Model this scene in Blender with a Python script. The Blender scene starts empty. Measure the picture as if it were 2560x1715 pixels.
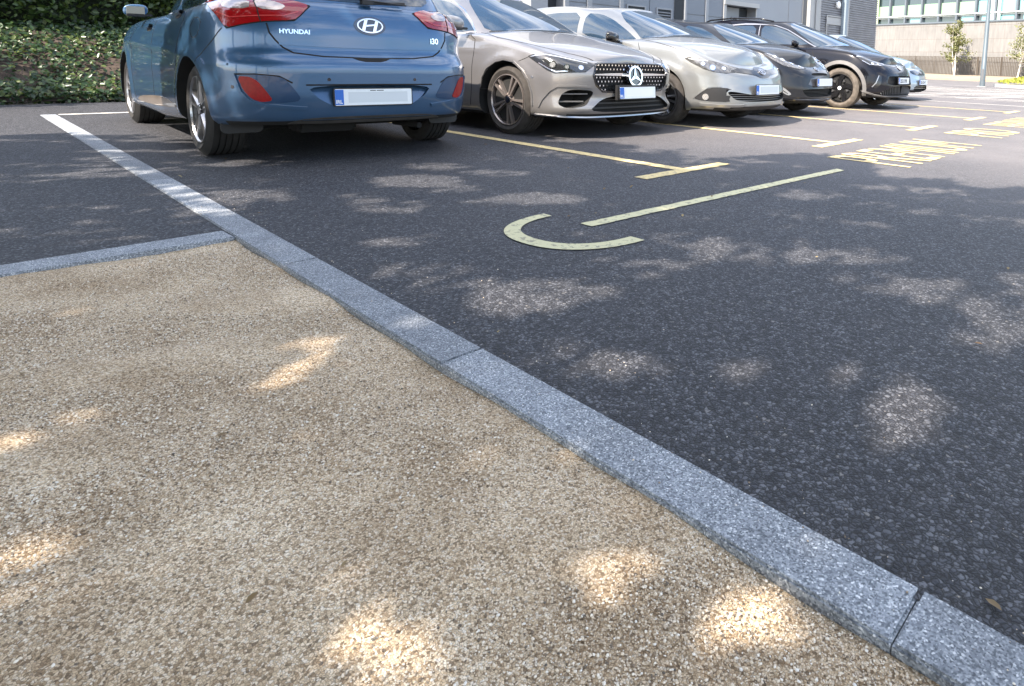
import bpy, bmesh, math, random
import numpy as np
from mathutils import Vector, Matrix
from mathutils.bvhtree import BVHTree
R=math.radians
rnd=random.Random(7)
S=bpy.context.scene
col=S.collection
# ------------------------------------------------------------------ camera
cd=bpy.data.cameras.new('Camera'); cam=bpy.data.objects.new('Camera',cd); col.objects.link(cam); S.camera=cam
F0,CX,CY,PIT,ROL,YAW,CH,CXW,CYW=1627.57,1709.15,353.04,.122365,.030501,.897488,.745176,2.768181,-3.464304
cd.sensor_width=36; cd.lens=F0/2560*36; cd.shift_x=-(CX-1280)/2560; cd.shift_y=(CY-857.5)/2560
cd.clip_start=.05; cd.clip_end=2000
_F=Vector((-math.cos(YAW)*math.cos(PIT),math.sin(YAW)*math.cos(PIT),-math.sin(PIT)))
_R=_F.cross(Vector((0,0,1))).normalized(); _U=_R.cross(_F)
_r=math.cos(ROL)*_R+math.sin(ROL)*_U; _u=-math.sin(ROL)*_R+math.cos(ROL)*_U
cam.matrix_world=Matrix(((_r.x,_u.x,-_F.x,CXW),(_r.y,_u.y,-_F.y,CYW),(_r.z,_u.z,-_F.z,CH),(0,0,0,1)))
# ------------------------------------------------------------------ sun, sky, exposure
SUN_EL=R(47); LX,LY=.06,1.0      # light travels towards +Y
_n=math.hypot(LX,LY); LDIR=Vector((LX/_n*math.cos(SUN_EL),LY/_n*math.cos(SUN_EL),-math.sin(SUN_EL)))
sd=bpy.data.lights.new('Sun','SUN'); sun=bpy.data.objects.new('Sun',sd); col.objects.link(sun)
sd.energy=4.3; sd.angle=R(.55); sd.color=(1,.89,.77)
sun.rotation_euler=LDIR.to_track_quat('-Z','Y').to_euler(); sun.location=(0,-20,20)
W=bpy.data.worlds.new('World'); S.world=W; W.use_nodes=True
nt=W.node_tree; nt.nodes.clear()
def N(nt,t,**k):
    n=nt.nodes.new(t)
    for a,b in k.items(): setattr(n,a,b)
    return n
def LK(nt,a,b): nt.links.new(a,b)
out=N(nt,'ShaderNodeOutputWorld'); bg=N(nt,'ShaderNodeBackground'); sky=N(nt,'ShaderNodeTexSky')
sky.sky_type='NISHITA'; sky.sun_disc=False; sky.sun_elevation=SUN_EL
sky.sun_rotation=math.atan2(-LDIR.x,-LDIR.y); sky.air_density=1.0; sky.dust_density=1.2; sky.ozone_density=1.2
tc=N(nt,'ShaderNodeTexCoord'); mp=N(nt,'ShaderNodeMapping'); mp.inputs['Scale'].default_value=(1.2,1.2,3.2)
nz=N(nt,'ShaderNodeTexNoise'); nz.inputs['Scale'].default_value=1.9; nz.inputs['Detail'].default_value=7; nz.inputs['Roughness'].default_value=.58
cr=N(nt,'ShaderNodeValToRGB'); cr.color_ramp.elements[0].position=.44; cr.color_ramp.elements[1].position=.66
mx=N(nt,'ShaderNodeMix',data_type='RGBA'); mx.inputs['B'].default_value=(6.2,6.2,6.4,1)
LK(nt,tc.outputs['Generated'],mp.inputs['Vector']); LK(nt,mp.outputs[0],nz.inputs['Vector']); LK(nt,nz.outputs[0],cr.inputs[0])
LK(nt,cr.outputs[0],mx.inputs['Factor']); LK(nt,sky.outputs[0],mx.inputs['A']); LK(nt,mx.outputs['Result'],bg.inputs['Color'])
bg.inputs['Strength'].default_value=.145; LK(nt,bg.outputs[0],out.inputs['Surface'])
S.view_settings.view_transform='Standard'; S.view_settings.look='None'; S.view_settings.exposure=1.8; S.view_settings.gamma=1
S.render.engine='CYCLES'
# ------------------------------------------------------------------ helpers
def tag(o,label=None,cat=None,group=None,kind=None):
    if label:o['label']=label
    if cat:o['category']=cat
    if group:o['group']=group
    if kind:o['kind']=kind
    return o
def empty(name,loc=(0,0,0),rz=0):
    o=bpy.data.objects.new(name,None); col.objects.link(o); o.location=loc; o.rotation_euler=(0,0,rz); o.empty_display_size=.2
    return o
def mk(name,bm,mat=None,parent=None,smooth=False,loc=None,ang=None):
    me=bpy.data.meshes.new(name); bm.to_mesh(me); bm.free()
    return mko(name,me,mat,parent,smooth,loc,ang)
def mko(name,me,mat=None,parent=None,smooth=False,loc=None,ang=None):
    for m in (mat if isinstance(mat,(list,tuple)) else [mat]):
        if m: me.materials.append(m)
    if smooth:
        me.shade_smooth()
        if ang: me.set_sharp_from_angle(angle=R(ang))
    o=bpy.data.objects.new(name,me); col.objects.link(o)
    if parent: o.parent=parent
    if loc: o.location=loc
    return o
def bx(bm,c,s,rz=0,mi=0):
    m=Matrix.Translation(c)@Matrix.Rotation(rz,4,'Z')@Matrix.Diagonal((*s,1))
    r=bmesh.ops.create_cube(bm,size=1,matrix=m)
    for v in r['verts']:
        for f in v.link_faces: f.material_index=mi
def prism(bm,pts,z0,z1,M=None,mi=0):
    """polygon pts (2D) extruded in z, then transformed by M"""
    a=[bm.verts.new((p[0],p[1],z0)) for p in pts]; b=[bm.verts.new((p[0],p[1],z1)) for p in pts]
    n=len(pts); fs=[bm.faces.new(a[::-1]),bm.faces.new(b)]
    for i in range(n): fs.append(bm.faces.new((a[i],a[(i+1)%n],b[(i+1)%n],b[i])))
    for f in fs: f.material_index=mi
    if M: bmesh.ops.transform(bm,matrix=M,verts=a+b)
    return a+b
def lathe(bm,prof,n=48,axis='Y',closed=False,mi=0):
    """prof: list of (axial,radius)"""
    rings=[]
    for (y,r) in prof:
        ring=[]
        for k in range(n):
            a=2*math.pi*k/n
            if axis=='Y': ring.append(bm.verts.new((r*math.cos(a),y,r*math.sin(a))))
            else: ring.append(bm.verts.new((r*math.cos(a),r*math.sin(a),y)))
        rings.append(ring)
    m=len(rings)
    for i in range(m-(0 if closed else 1)):
        A=rings[i];B=rings[(i+1)%m]
        for k in range(n):
            f=bm.faces.new((A[k],A[(k+1)%n],B[(k+1)%n],B[k])); f.material_index=mi
    return rings
def tube(bm,pts,r,n=8,r2=None,mi=0):
    pts=[Vector(p) for p in pts]; rings=[]; up=None
    for i,p in enumerate(pts):
        d=(pts[min(i+1,len(pts)-1)]-pts[max(i-1,0)]).normalized()
        if up is None: up=d.orthogonal().normalized()
        up=(up-d*up.dot(d)).normalized(); sd_=d.cross(up)
        rr=r if r2 is None else r+(r2-r)*i/(len(pts)-1)
        rings.append([bm.verts.new(p+rr*(math.cos(2*math.pi*k/n)*up+math.sin(2*math.pi*k/n)*sd_)) for k in range(n)])
    for A,B in zip(rings,rings[1:]):
        for k in range(n): bm.faces.new((A[k],A[(k+1)%n],B[(k+1)%n],B[k])).material_index=mi
    bm.faces.new(rings[0][::-1]).material_index=mi; bm.faces.new(rings[-1]).material_index=mi
def from_np(name,V,Fc,mat=None,parent=None,smooth=False,ang=None):
    me=bpy.data.meshes.new(name); me.from_pydata([tuple(v) for v in V],[],[tuple(f) for f in Fc]); me.update()
    return mko(name,me,mat,parent,smooth,None,ang)
def pchip(P):
    P=sorted(P); X=np.array([p[0] for p in P],float); Y=np.array([p[1] for p in P],float)
    h=np.diff(X); d=np.diff(Y)/h; m=np.zeros(len(X))
    for i in range(1,len(X)-1):
        if d[i-1]*d[i]>0:
            w1=2*h[i]+h[i-1]; w2=h[i]+2*h[i-1]; m[i]=(w1+w2)/(w1/d[i-1]+w2/d[i])
    m[0]=d[0]; m[-1]=d[-1]
    def f(x):
        x=np.clip(np.asarray(x,float),X[0],X[-1]); i=np.clip(np.searchsorted(X,x)-1,0,len(h)-1)
        t=(x-X[i])/h[i]
        return (2*t**3-3*t**2+1)*Y[i]+(t**3-2*t**2+t)*h[i]*m[i]+(-2*t**3+3*t**2)*Y[i+1]+(t**3-t**2)*h[i]*m[i+1]
    return f
def catmull(P,n,mirror_ends=True,arc=True):
    """open smooth curve through P (k,d); ends symmetric about y=0"""
    P=np.array(P,float)
    if mirror_ends:
        a=P[1].copy(); a[1]*=-1; b=P[-2].copy(); b[1]*=-1
    else: a=2*P[0]-P[1]; b=2*P[-1]-P[-2]
    Q=np.vstack([a,P,b]); o=[]
    for i in range(1,len(Q)-2):
        p0,p1,p2,p3=Q[i-1:i+3]
        t0=0;t1=np.linalg.norm(p1-p0)**.5;t2=t1+np.linalg.norm(p2-p1)**.5;t3=t2+np.linalg.norm(p3-p2)**.5
        for t in np.linspace(t1,t2,16,endpoint=(i==len(Q)-3)):
            A1=(t1-t)/(t1-t0)*p0+(t-t0)/(t1-t0)*p1;A2=(t2-t)/(t2-t1)*p1+(t-t1)/(t2-t1)*p2;A3=(t3-t)/(t3-t2)*p2+(t-t2)/(t3-t2)*p3
            B1=(t2-t)/(t2-t0)*A1+(t-t0)/(t2-t0)*A2;B2=(t3-t)/(t3-t1)*A2+(t-t1)/(t3-t1)*A3
            o.append((t2-t)/(t2-t1)*B1+(t-t1)/(t2-t1)*B2)
    o=np.array(o)
    if not arc: # uniform in control parameter
        u=np.linspace(0,len(o)-1,n); return np.array([np.interp(u,np.arange(len(o)),o[:,k]) for k in range(o.shape[1])]).T
    s=np.append(0,np.cumsum(np.linalg.norm(np.diff(o,axis=0),axis=1))); u=np.linspace(0,s[-1],n)
    return np.array([np.interp(u,s,o[:,k]) for k in range(o.shape[1])]).T
def sm(x,a,b):
    t=np.clip((x-a)/(b-a),0,1); return t*t*(3-2*t)
# ------------------------------------------------------------------ materials
def M_(name):
    m=bpy.data.materials.new(name); m.use_nodes=True; nt=m.node_tree; b=nt.nodes['Principled BSDF']; return m,nt,b
def flat(name,c,rough=.6,metal=0,coat=0,spec=.5,emit=None,noise=0,ns=8,bump=0,bs=60,crough=.03):
    m,nt,b=M_(name); b.inputs['Base Color'].default_value=(*c,1); b.inputs['Roughness'].default_value=rough
    b.inputs['Metallic'].default_value=metal; b.inputs['Coat Weight'].default_value=coat; b.inputs['Coat Roughness'].default_value=crough
    b.inputs['Specular IOR Level'].default_value=spec
    if noise or bump: tcn=N(nt,'ShaderNodeTexCoord')
    if noise:
        n=N(nt,'ShaderNodeTexNoise'); n.inputs['Scale'].default_value=ns; n.inputs['Detail'].default_value=6
        r=N(nt,'ShaderNodeMapRange'); r.inputs['From Min'].default_value=.3; r.inputs['From Max'].default_value=.7; r.inputs['To Min'].default_value=1-noise; r.inputs['To Max'].default_value=1+noise
        v=N(nt,'ShaderNodeMix',data_type='RGBA',blend_type='MULTIPLY'); v.inputs['Factor'].default_value=1; v.inputs['A'].default_value=(*c,1)
        LK(nt,tcn.outputs['Object'],n.inputs['Vector']); LK(nt,n.outputs[0],r.inputs['Value']); LK(nt,r.outputs[0],v.inputs['B']); LK(nt,v.outputs['Result'],b.inputs['Base Color'])
    if bump:
        n=N(nt,'ShaderNodeTexNoise'); n.inputs['Scale'].default_value=bs; n.inputs['Detail'].default_value=4
        p=N(nt,'ShaderNodeBump'); p.inputs['Strength'].default_value=bump; p.inputs['Distance'].default_value=.01
        LK(nt,tcn.outputs['Object'],n.inputs['Vector']); LK(nt,n.outputs[0],p.inputs['Height']); LK(nt,p.outputs[0],b.inputs['Normal'])
    return m
def paint(name,c,metal=.55,rough=.38,dust=.25,dustc=(.32,.28,.24),coat=1,spec=.5):
    m,nt,b=M_(name); b.inputs['Specular IOR Level'].default_value=spec; b.inputs['Metallic'].default_value=metal; b.inputs['Roughness'].default_value=rough
    b.inputs['Coat Weight'].default_value=coat; b.inputs['Coat Roughness'].default_value=.03; b.inputs['Coat IOR'].default_value=1.5
    g=N(nt,'ShaderNodeTexCoord'); s=N(nt,'ShaderNodeSeparateXYZ'); LK(nt,g.outputs['Object'],s.inputs[0])
    r=N(nt,'ShaderNodeMapRange'); r.inputs['From Min'].default_value=.58; r.inputs['From Max'].default_value=.18; r.inputs['To Max'].default_value=dust
    LK(nt,s.outputs['Z'],r.inputs['Value'])
    n=N(nt,'ShaderNodeTexNoise'); n.inputs['Scale'].default_value=5; n.inputs['Detail'].default_value=8; LK(nt,g.outputs['Object'],n.inputs['Vector'])
    mu=N(nt,'ShaderNodeMath',operation='MULTIPLY'); LK(nt,r.outputs[0],mu.inputs[0]); LK(nt,n.outputs[0],mu.inputs[1])
    x=N(nt,'ShaderNodeMix',data_type='RGBA'); x.inputs['A'].default_value=(*c,1); x.inputs['B'].default_value=(*dustc,1)
    LK(nt,mu.outputs[0],x.inputs['Factor']); LK(nt,x.outputs['Result'],b.inputs['Base Color'])
    n2=N(nt,'ShaderNodeTexNoise'); n2.inputs['Scale'].default_value=1.3; LK(nt,g.outputs['Object'],n2.inputs['Vector'])
    bp=N(nt,'ShaderNodeBump'); bp.inputs['Strength'].default_value=.08; bp.inputs['Distance'].default_value=.02; LK(nt,n2.outputs[0],bp.inputs['Height']); LK(nt,bp.outputs[0],b.inputs['Coat Normal'])
    return m
MT=dict(
 black=flat('black_plastic',(.012,.012,.013),.55), trim=flat('gloss_black',(.006,.006,.007),.12,coat=.6), dark=flat('underside',(.008,.008,.008),.9),
 glass=flat('car_glass',(.010,.024,.042),.015,spec=.9,coat=.5,crough=.0), tyre=flat('tyre_rubber',(.018,.017,.016),.8,noise=.25,ns=20),
 tyredust=flat('dusty_tyre',(.10,.085,.072),.9,noise=.25,ns=14),
 chrome=flat('chrome',(.8,.8,.82),.08,metal=1), silver=flat('alloy_silver',(.42,.42,.43),.28,metal=.9), rimdark=flat('rim_dark',(.02,.02,.022),.25,metal=.5,coat=.5),
 white=flat('plate_white',(.74,.77,.78),.4,noise=.03,ns=30), blueband=flat('plate_blue',(.01,.12,.5),.4), redlens=flat('red_lens',(.26,.004,.007),.08,coat=1),
 redrefl=flat('red_reflector',(.24,.004,.006),.35,coat=.15,spec=.25,noise=.15,ns=60), clear=flat('clear_lens',(.36,.31,.30),.08,coat=1,metal=.5,noise=.2,ns=25), lampdark=flat('lamp_inner',(.03,.032,.035),.12,coat=1,metal=.4),
 lampwhite=flat('lamp_reflector',(.75,.76,.78),.12,metal=.85,coat=1), amber=flat('amber',(.6,.2,.03),.2,coat=1), seam=flat('panel_gap',(.004,.004,.004),.8),
 grime=flat('grimy_plastic',(.05,.045,.04),.75,noise=.3,ns=10), disc=flat('brake_disc',(.22,.2,.19),.4,metal=.8), badge=flat('badge_dark',(.01,.012,.02),.1,coat=1),
 ink=flat('plate_ink',(.03,.03,.035),.5))
def asphalt():
    m,nt,b=M_('asphalt'); g=N(nt,'ShaderNodeTexCoord'); V=g.outputs['Object']
    v=N(nt,'ShaderNodeTexVoronoi'); v.inputs['Scale'].default_value=112; LK(nt,V,v.inputs['Vector'])
    d=N(nt,'ShaderNodeTexNoise'); d.inputs['Scale'].default_value=160; LK(nt,V,d.inputs['Vector'])
    # warp coordinates a little
    ad=N(nt,'ShaderNodeMix',data_type='RGBA',blend_type='ADD'); 
    n1=N(nt,'ShaderNodeTexNoise'); n1.inputs['Scale'].default_value=85; n1.inputs['Detail'].default_value=5; LK(nt,V,n1.inputs['Vector'])
    sc=N(nt,'ShaderNodeVectorMath',operation='SCALE'); sc.inputs['Scale'].default_value=.015; LK(nt,n1.outputs['Color'],sc.inputs[0])
    av=N(nt,'ShaderNodeVectorMath',operation='ADD'); LK(nt,V,av.inputs[0]); LK(nt,sc.outputs[0],av.inputs[1]); LK(nt,av.outputs[0],v.inputs['Vector'])
    ve=N(nt,'ShaderNodeTexVoronoi',feature='DISTANCE_TO_EDGE'); ve.inputs['Scale'].default_value=112; LK(nt,av.outputs[0],ve.inputs['Vector'])
    # stone tone per cell
    r=N(nt,'ShaderNodeValToRGB'); e=r.color_ramp.elements; e[0].position=0; e[0].color=(.014,.016,.022,1); e[1].position=.98; e[1].color=(.150,.155,.172,1)
    e3=e.new(.5); e3.color=(.052,.056,.068,1)
    e2=e.new(.993); e2.color=(.20,.19,.18,1)
    sp=N(nt,'ShaderNodeSeparateColor'); LK(nt,v.outputs['Color'],sp.inputs[0]); LK(nt,sp.outputs[0],r.inputs[0])
    # dark gaps
    er=N(nt,'ShaderNodeMapRange'); er.inputs['From Max'].default_value=.22; er.inputs['To Min'].default_value=.04; LK(nt,ve.outputs['Distance'],er.inputs['Value'])
    mu=N(nt,'ShaderNodeMix',data_type='RGBA',blend_type='MULTIPLY'); mu.inputs['Factor'].default_value=1; LK(nt,r.outputs[0],mu.inputs['A']); LK(nt,er.outputs[0],mu.inputs['B'])
    # sunlit tone painted into the colour: pinkish pale over farther bays, big soft blotches
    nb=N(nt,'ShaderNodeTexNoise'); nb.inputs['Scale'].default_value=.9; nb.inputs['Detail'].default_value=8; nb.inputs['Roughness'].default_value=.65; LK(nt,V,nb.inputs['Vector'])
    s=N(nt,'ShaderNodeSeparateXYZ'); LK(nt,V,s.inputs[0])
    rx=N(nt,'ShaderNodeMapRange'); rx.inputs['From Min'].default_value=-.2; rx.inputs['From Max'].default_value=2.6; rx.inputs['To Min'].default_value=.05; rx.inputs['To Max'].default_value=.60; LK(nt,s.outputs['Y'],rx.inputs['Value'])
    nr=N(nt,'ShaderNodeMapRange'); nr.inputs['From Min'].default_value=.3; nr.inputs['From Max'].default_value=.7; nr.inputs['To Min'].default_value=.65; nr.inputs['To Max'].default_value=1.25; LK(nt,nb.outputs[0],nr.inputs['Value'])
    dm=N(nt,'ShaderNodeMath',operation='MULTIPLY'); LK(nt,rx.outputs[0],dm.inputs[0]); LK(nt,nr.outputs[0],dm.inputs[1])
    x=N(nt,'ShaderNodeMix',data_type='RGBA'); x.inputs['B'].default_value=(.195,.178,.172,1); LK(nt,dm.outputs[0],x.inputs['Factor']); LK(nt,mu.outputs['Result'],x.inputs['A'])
    LK(nt,x.outputs['Result'],b.inputs['Base Color']); b.inputs['Roughness'].default_value=.62; b.inputs['Specular IOR Level'].default_value=.35
    # bump: rounded stones + fine
    sub=N(nt,'ShaderNodeMath',operation='MULTIPLY_ADD'); LK(nt,d.outputs[0],sub.inputs[0]); sub.inputs[1].default_value=.35
    es=N(nt,'ShaderNodeMapRange'); es.inputs['From Max'].default_value=.35; LK(nt,ve.outputs['Distance'],es.inputs['Value']); 
    sb=N(nt,'ShaderNodeMath',operation='MULTIPLY'); LK(nt,es.outputs[0],sb.inputs[0]); 
    hh=N(nt,'ShaderNodeMapRange'); hh.inputs['To Min'].default_value=.5; LK(nt,sp.outputs[1],hh.inputs['Value']); LK(nt,hh.outputs[0],sb.inputs[1])
    LK(nt,sb.outputs[0],sub.inputs[2])
    bp=N(nt,'ShaderNodeBump'); bp.inputs['Strength'].default_value=.7; bp.inputs['Distance'].default_value=.004; LK(nt,sub.outputs[0],bp.inputs['Height']); LK(nt,bp.outputs[0],b.inputs['Normal'])
    return m
def gravelmat():
    m,nt,b=M_('gravel_bed'); g=N(nt,'ShaderNodeTexCoord'); V=g.outputs['Object']
    n1=N(nt,'ShaderNodeTexNoise'); n1.inputs['Scale'].default_value=90; n1.inputs['Detail'].default_value=2; LK(nt,V,n1.inputs['Vector'])
    sc=N(nt,'ShaderNodeVectorMath',operation='SCALE'); sc.inputs['Scale'].default_value=.006; LK(nt,n1.outputs['Color'],sc.inputs[0])
    av=N(nt,'ShaderNodeVectorMath',operation='ADD'); LK(nt,V,av.inputs[0]); LK(nt,sc.outputs[0],av.inputs[1])
    v=N(nt,'ShaderNodeTexVoronoi'); v.inputs['Scale'].default_value=290; LK(nt,av.outputs[0],v.inputs['Vector'])
    ve=N(nt,'ShaderNodeTexVoronoi',feature='DISTANCE_TO_EDGE'); ve.inputs['Scale'].default_value=290; LK(nt,av.outputs[0],ve.inputs['Vector'])
    sp=N(nt,'ShaderNodeSeparateColor'); LK(nt,v.outputs['Color'],sp.inputs[0])
    r=N(nt,'ShaderNodeValToRGB'); e=r.color_ramp.elements; e[0].position=0; e[0].color=(.20,.155,.11,1); e[1].position=1; e[1].color=(.70,.65,.58,1)
    for p,c in ((.15,(.36,.27,.18)),(.45,(.58,.47,.335)),(.7,(.69,.575,.43)),(.9,(.77,.69,.57))):
        q=e.new(p); q.color=(*c,1)
    LK(nt,sp.outputs[0],r.inputs[0])
    er=N(nt,'ShaderNodeMapRange'); er.inputs['From Max'].default_value=.15; er.inputs['To Min'].default_value=.4; LK(nt,ve.outputs['Distance'],er.inputs['Value'])
    mu=N(nt,'ShaderNodeMix',data_type='RGBA',blend_type='MULTIPLY'); mu.inputs['Factor'].default_value=1; LK(nt,r.outputs[0],mu.inputs['A']); LK(nt,er.outputs[0],mu.inputs['B'])
    nb=N(nt,'ShaderNodeTexNoise'); nb.inputs['Scale'].default_value=4; nb.inputs['Detail'].default_value=7; LK(nt,V,nb.inputs['Vector'])
    nr=N(nt,'ShaderNodeValToRGB'); nr.color_ramp.elements[0].position=.35; nr.color_ramp.elements[0].color=(.84,.76,.66,1); nr.color_ramp.elements[1].position=.68; nr.color_ramp.elements[1].color=(1.25,1.20,1.12,1)
    LK(nt,nb.outputs[0],nr.inputs[0]); m2=N(nt,'ShaderNodeMix',data_type='RGBA',blend_type='MULTIPLY'); m2.inputs['Factor'].default_value=1
    LK(nt,mu.outputs['Result'],m2.inputs['A']); LK(nt,nr.outputs[0],m2.inputs['B']); LK(nt,m2.outputs['Result'],b.inputs['Base Color'])
    b.inputs['Roughness'].default_value=.85; b.inputs['Specular IOR Level'].default_value=.25
    es=N(nt,'ShaderNodeMapRange'); es.inputs['From Max'].default_value=.4; LK(nt,ve.outputs['Distance'],es.inputs['Value'])
    sb=N(nt,'ShaderNodeMath',operation='MULTIPLY'); LK(nt,es.outputs[0],sb.inputs[0]); LK(nt,sp.outputs[1],sb.inputs[1])
    bp=N(nt,'ShaderNodeBump'); bp.inputs['Strength'].default_value=.5; bp.inputs['Distance'].default_value=.002; LK(nt,sb.outputs[0],bp.inputs['Height']); LK(nt,bp.outputs[0],b.inputs['Normal'])
    return m
def granite():
    m,nt,b=M_('granite_kerb'); g=N(nt,'ShaderNodeTexCoord'); V=g.outputs['Object']
    v=N(nt,'ShaderNodeTexVoronoi'); v.inputs['Scale'].default_value=330; LK(nt,V,v.inputs['Vector'])
    sp=N(nt,'ShaderNodeSeparateColor'); LK(nt,v.outputs['Color'],sp.inputs[0])
    r=N(nt,'ShaderNodeValToRGB'); e=r.color_ramp.elements; e[0].position=0; e[0].color=(.075,.085,.10,1); e[1].position=1; e[1].color=(.66,.67,.68,1)
    for p,c in ((.4,(.19,.21,.235)),(.8,(.30,.32,.345)),(.93,(.42,.44,.46))):
        q=e.new(p); q.color=(*c,1)
    LK(nt,sp.outputs[0],r.inputs[0])
    nb=N(nt,'ShaderNodeTexNoise'); nb.inputs['Scale'].default_value=9; nb.inputs['Detail'].default_value=6; LK(nt,V,nb.inputs['Vector'])
    nr=N(nt,'ShaderNodeMapRange'); nr.inputs['From Min'].default_value=.3; nr.inputs['From Max'].default_value=.7; nr.inputs['To Min'].default_value=.82; nr.inputs['To Max'].default_value=1.15; LK(nt,nb.outputs[0],nr.inputs['Value'])
    mu=N(nt,'ShaderNodeMix',data_type='RGBA',blend_type='MULTIPLY'); mu.inputs['Factor'].default_value=1; LK(nt,r.outputs[0],mu.inputs['A']); LK(nt,nr.outputs[0],mu.inputs['B'])
    oi=N(nt,'ShaderNodeObjectInfo'); om=N(nt,'ShaderNodeMapRange'); om.inputs['To Min'].default_value=.84; om.inputs['To Max'].default_value=1.12; LK(nt,oi.outputs['Random'],om.inputs['Value']); mo=N(nt,'ShaderNodeMix',data_type='RGBA',blend_type='MULTIPLY'); mo.inputs['Factor'].default_value=1; LK(nt,mu.outputs['Result'],mo.inputs['A']); LK(nt,om.outputs[0],mo.inputs['B']); LK(nt,mo.outputs['Result'],b.inputs['Base Color']); b.inputs['Roughness'].default_value=.6
    nf=N(nt,'ShaderNodeTexNoise'); nf.inputs['Scale'].default_value=220; nf.inputs['Detail'].default_value=3; LK(nt,V,nf.inputs['Vector'])
    bp=N(nt,'ShaderNodeBump'); bp.inputs['Strength'].default_value=.5; bp.inputs['Distance'].default_value=.003; LK(nt,nf.outputs[0],bp.inputs['Height']); LK(nt,bp.outputs[0],b.inputs['Normal'])
    return m
def worn(name,c,c2,wear=.5):
    m,nt,b=M_(name); g=N(nt,'ShaderNodeTexCoord'); V=g.outputs['Object']
    n=N(nt,'ShaderNodeTexNoise'); n.inputs['Scale'].default_value=28; n.inputs['Detail'].default_value=9; n.inputs['Roughness'].default_value=.7; LK(nt,V,n.inputs['Vector'])
    r=N(nt,'ShaderNodeValToRGB'); r.color_ramp.elements[0].position=.40; r.color_ramp.elements[0].color=(*c2,1); r.color_ramp.elements[1].position=.40+.12*wear+.02; r.color_ramp.elements[1].color=(*c,1)
    LK(nt,n.outputs[0],r.inputs[0]); LK(nt,r.outputs[0],b.inputs['Base Color']); b.inputs['Roughness'].default_value=.7
    v=N(nt,'ShaderNodeTexVoronoi'); v.inputs['Scale'].default_value=140; LK(nt,V,v.inputs['Vector'])
    bp=N(nt,'ShaderNodeBump'); bp.inputs['Strength'].default_value=.4; bp.inputs['Distance'].default_value=.003; LK(nt,v.outputs['Distance'],bp.inputs['Height']); LK(nt,bp.outputs[0],b.inputs['Normal'])
    return m
def leafmat(name,cols,trans=.35,rough=.45):
    m,nt,b=M_(name); g=N(nt,'ShaderNodeNewGeometry'); r=N(nt,'ShaderNodeValToRGB')
    e=r.color_ramp.elements; e[0].color=(*cols[0],1); e[1].color=(*cols[-1],1)
    for i,c in enumerate(cols[1:-1]): q=e.new((i+1)/(len(cols)-1)); q.color=(*c,1)
    LK(nt,g.outputs['Random Per Island'],r.inputs[0]); LK(nt,r.outputs[0],b.inputs['Base Color']); b.inputs['Roughness'].default_value=rough
    t=N(nt,'ShaderNodeBsdfTranslucent'); LK(nt,r.outputs[0],t.inputs['Color']); x=N(nt,'ShaderNodeMixShader'); x.inputs[0].default_value=trans
    LK(nt,b.outputs[0],x.inputs[1]); LK(nt,t.outputs[0],x.inputs[2]); LK(nt,x.outputs[0],nt.nodes['Material Output'].inputs['Surface'])
    return m
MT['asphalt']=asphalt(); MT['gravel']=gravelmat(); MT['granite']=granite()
MT['yellow']=worn('yellow_marking',(.66,.52,.24),(.34,.27,.17),.6); MT['white_mark']=worn('white_marking',(.62,.60,.55),(.25,.22,.2),.7); MT['lime']=worn('pale_symbol_paint',(.58,.54,.32),(.28,.26,.18),.35)
MT['soil']=flat('bank_soil',(.045,.032,.024),.95,noise=.5,ns=9,bump=.8,bs=25)
MT['bark']=flat('bark',(.10,.08,.06),.9,noise=.4,ns=12,bump=.6,bs=30); MT['birch']=flat('pale_bark',(.50,.46,.40),.8,noise=.3,ns=6)
MT['leaf']=leafmat('canopy_leaf',[(.035,.07,.015),(.05,.10,.02),(.07,.12,.03)],.3)
MT['ivy']=leafmat('ivy_leaf',[(.014,.034,.012),(.024,.055,.018),(.04,.08,.024),(.10,.13,.03)],.25,.35)
MT['hedge']=leafmat('hedge_leaf',[(.02,.04,.012),(.04,.075,.015),(.075,.11,.02)],.25,.4)
MT['cover']=leafmat('ground_cover_leaf',[(.22,.26,.03),(.32,.36,.05),(.42,.36,.08)],.35)
MT['shrubleaf']=leafmat('young_leaf',[(.10,.12,.04),(.17,.18,.07),(.24,.23,.10)],.35)
# ================================================================== SETTING
def sheet(name,pts,z,mat,kind='structure',label=None,cat=None,depth=None):
    bm=bmesh.new()
    if depth:
        prism(bm,pts,z-depth,z)
    else: bm.faces.new([bm.verts.new((p[0],p[1],z)) for p in pts])
    bmesh.ops.recalc_face_normals(bm,faces=bm.faces)
    if not depth:
        for f in bm.faces:
            if f.normal.z<0: f.normal_flip()
    o=mk(name,bm,mat); tag(o,label,cat,None,kind); return o
MT['earth']=flat('far_ground',(.16,.14,.11),.9,noise=.3,ns=.5)
sheet('ground',[(-400,-400),(400,-400),(400,600),(-400,600)],-.08,MT['earth'])
KA,KB=-2.452,-.0262        # far edge of the long kerb: y=KA+KB*x (slightly skew)
KW=.118
def ky(x): return -2.49-.032*x
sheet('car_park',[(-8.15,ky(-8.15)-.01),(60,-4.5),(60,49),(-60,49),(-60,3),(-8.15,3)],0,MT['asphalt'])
sheet('car_park_side',[(-8.15,-30),(-.315,-30),(-.315,ky(-.3)+.03),(-8.15,ky(-8.15)+.03)],-.004,MT['asphalt'])
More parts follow.
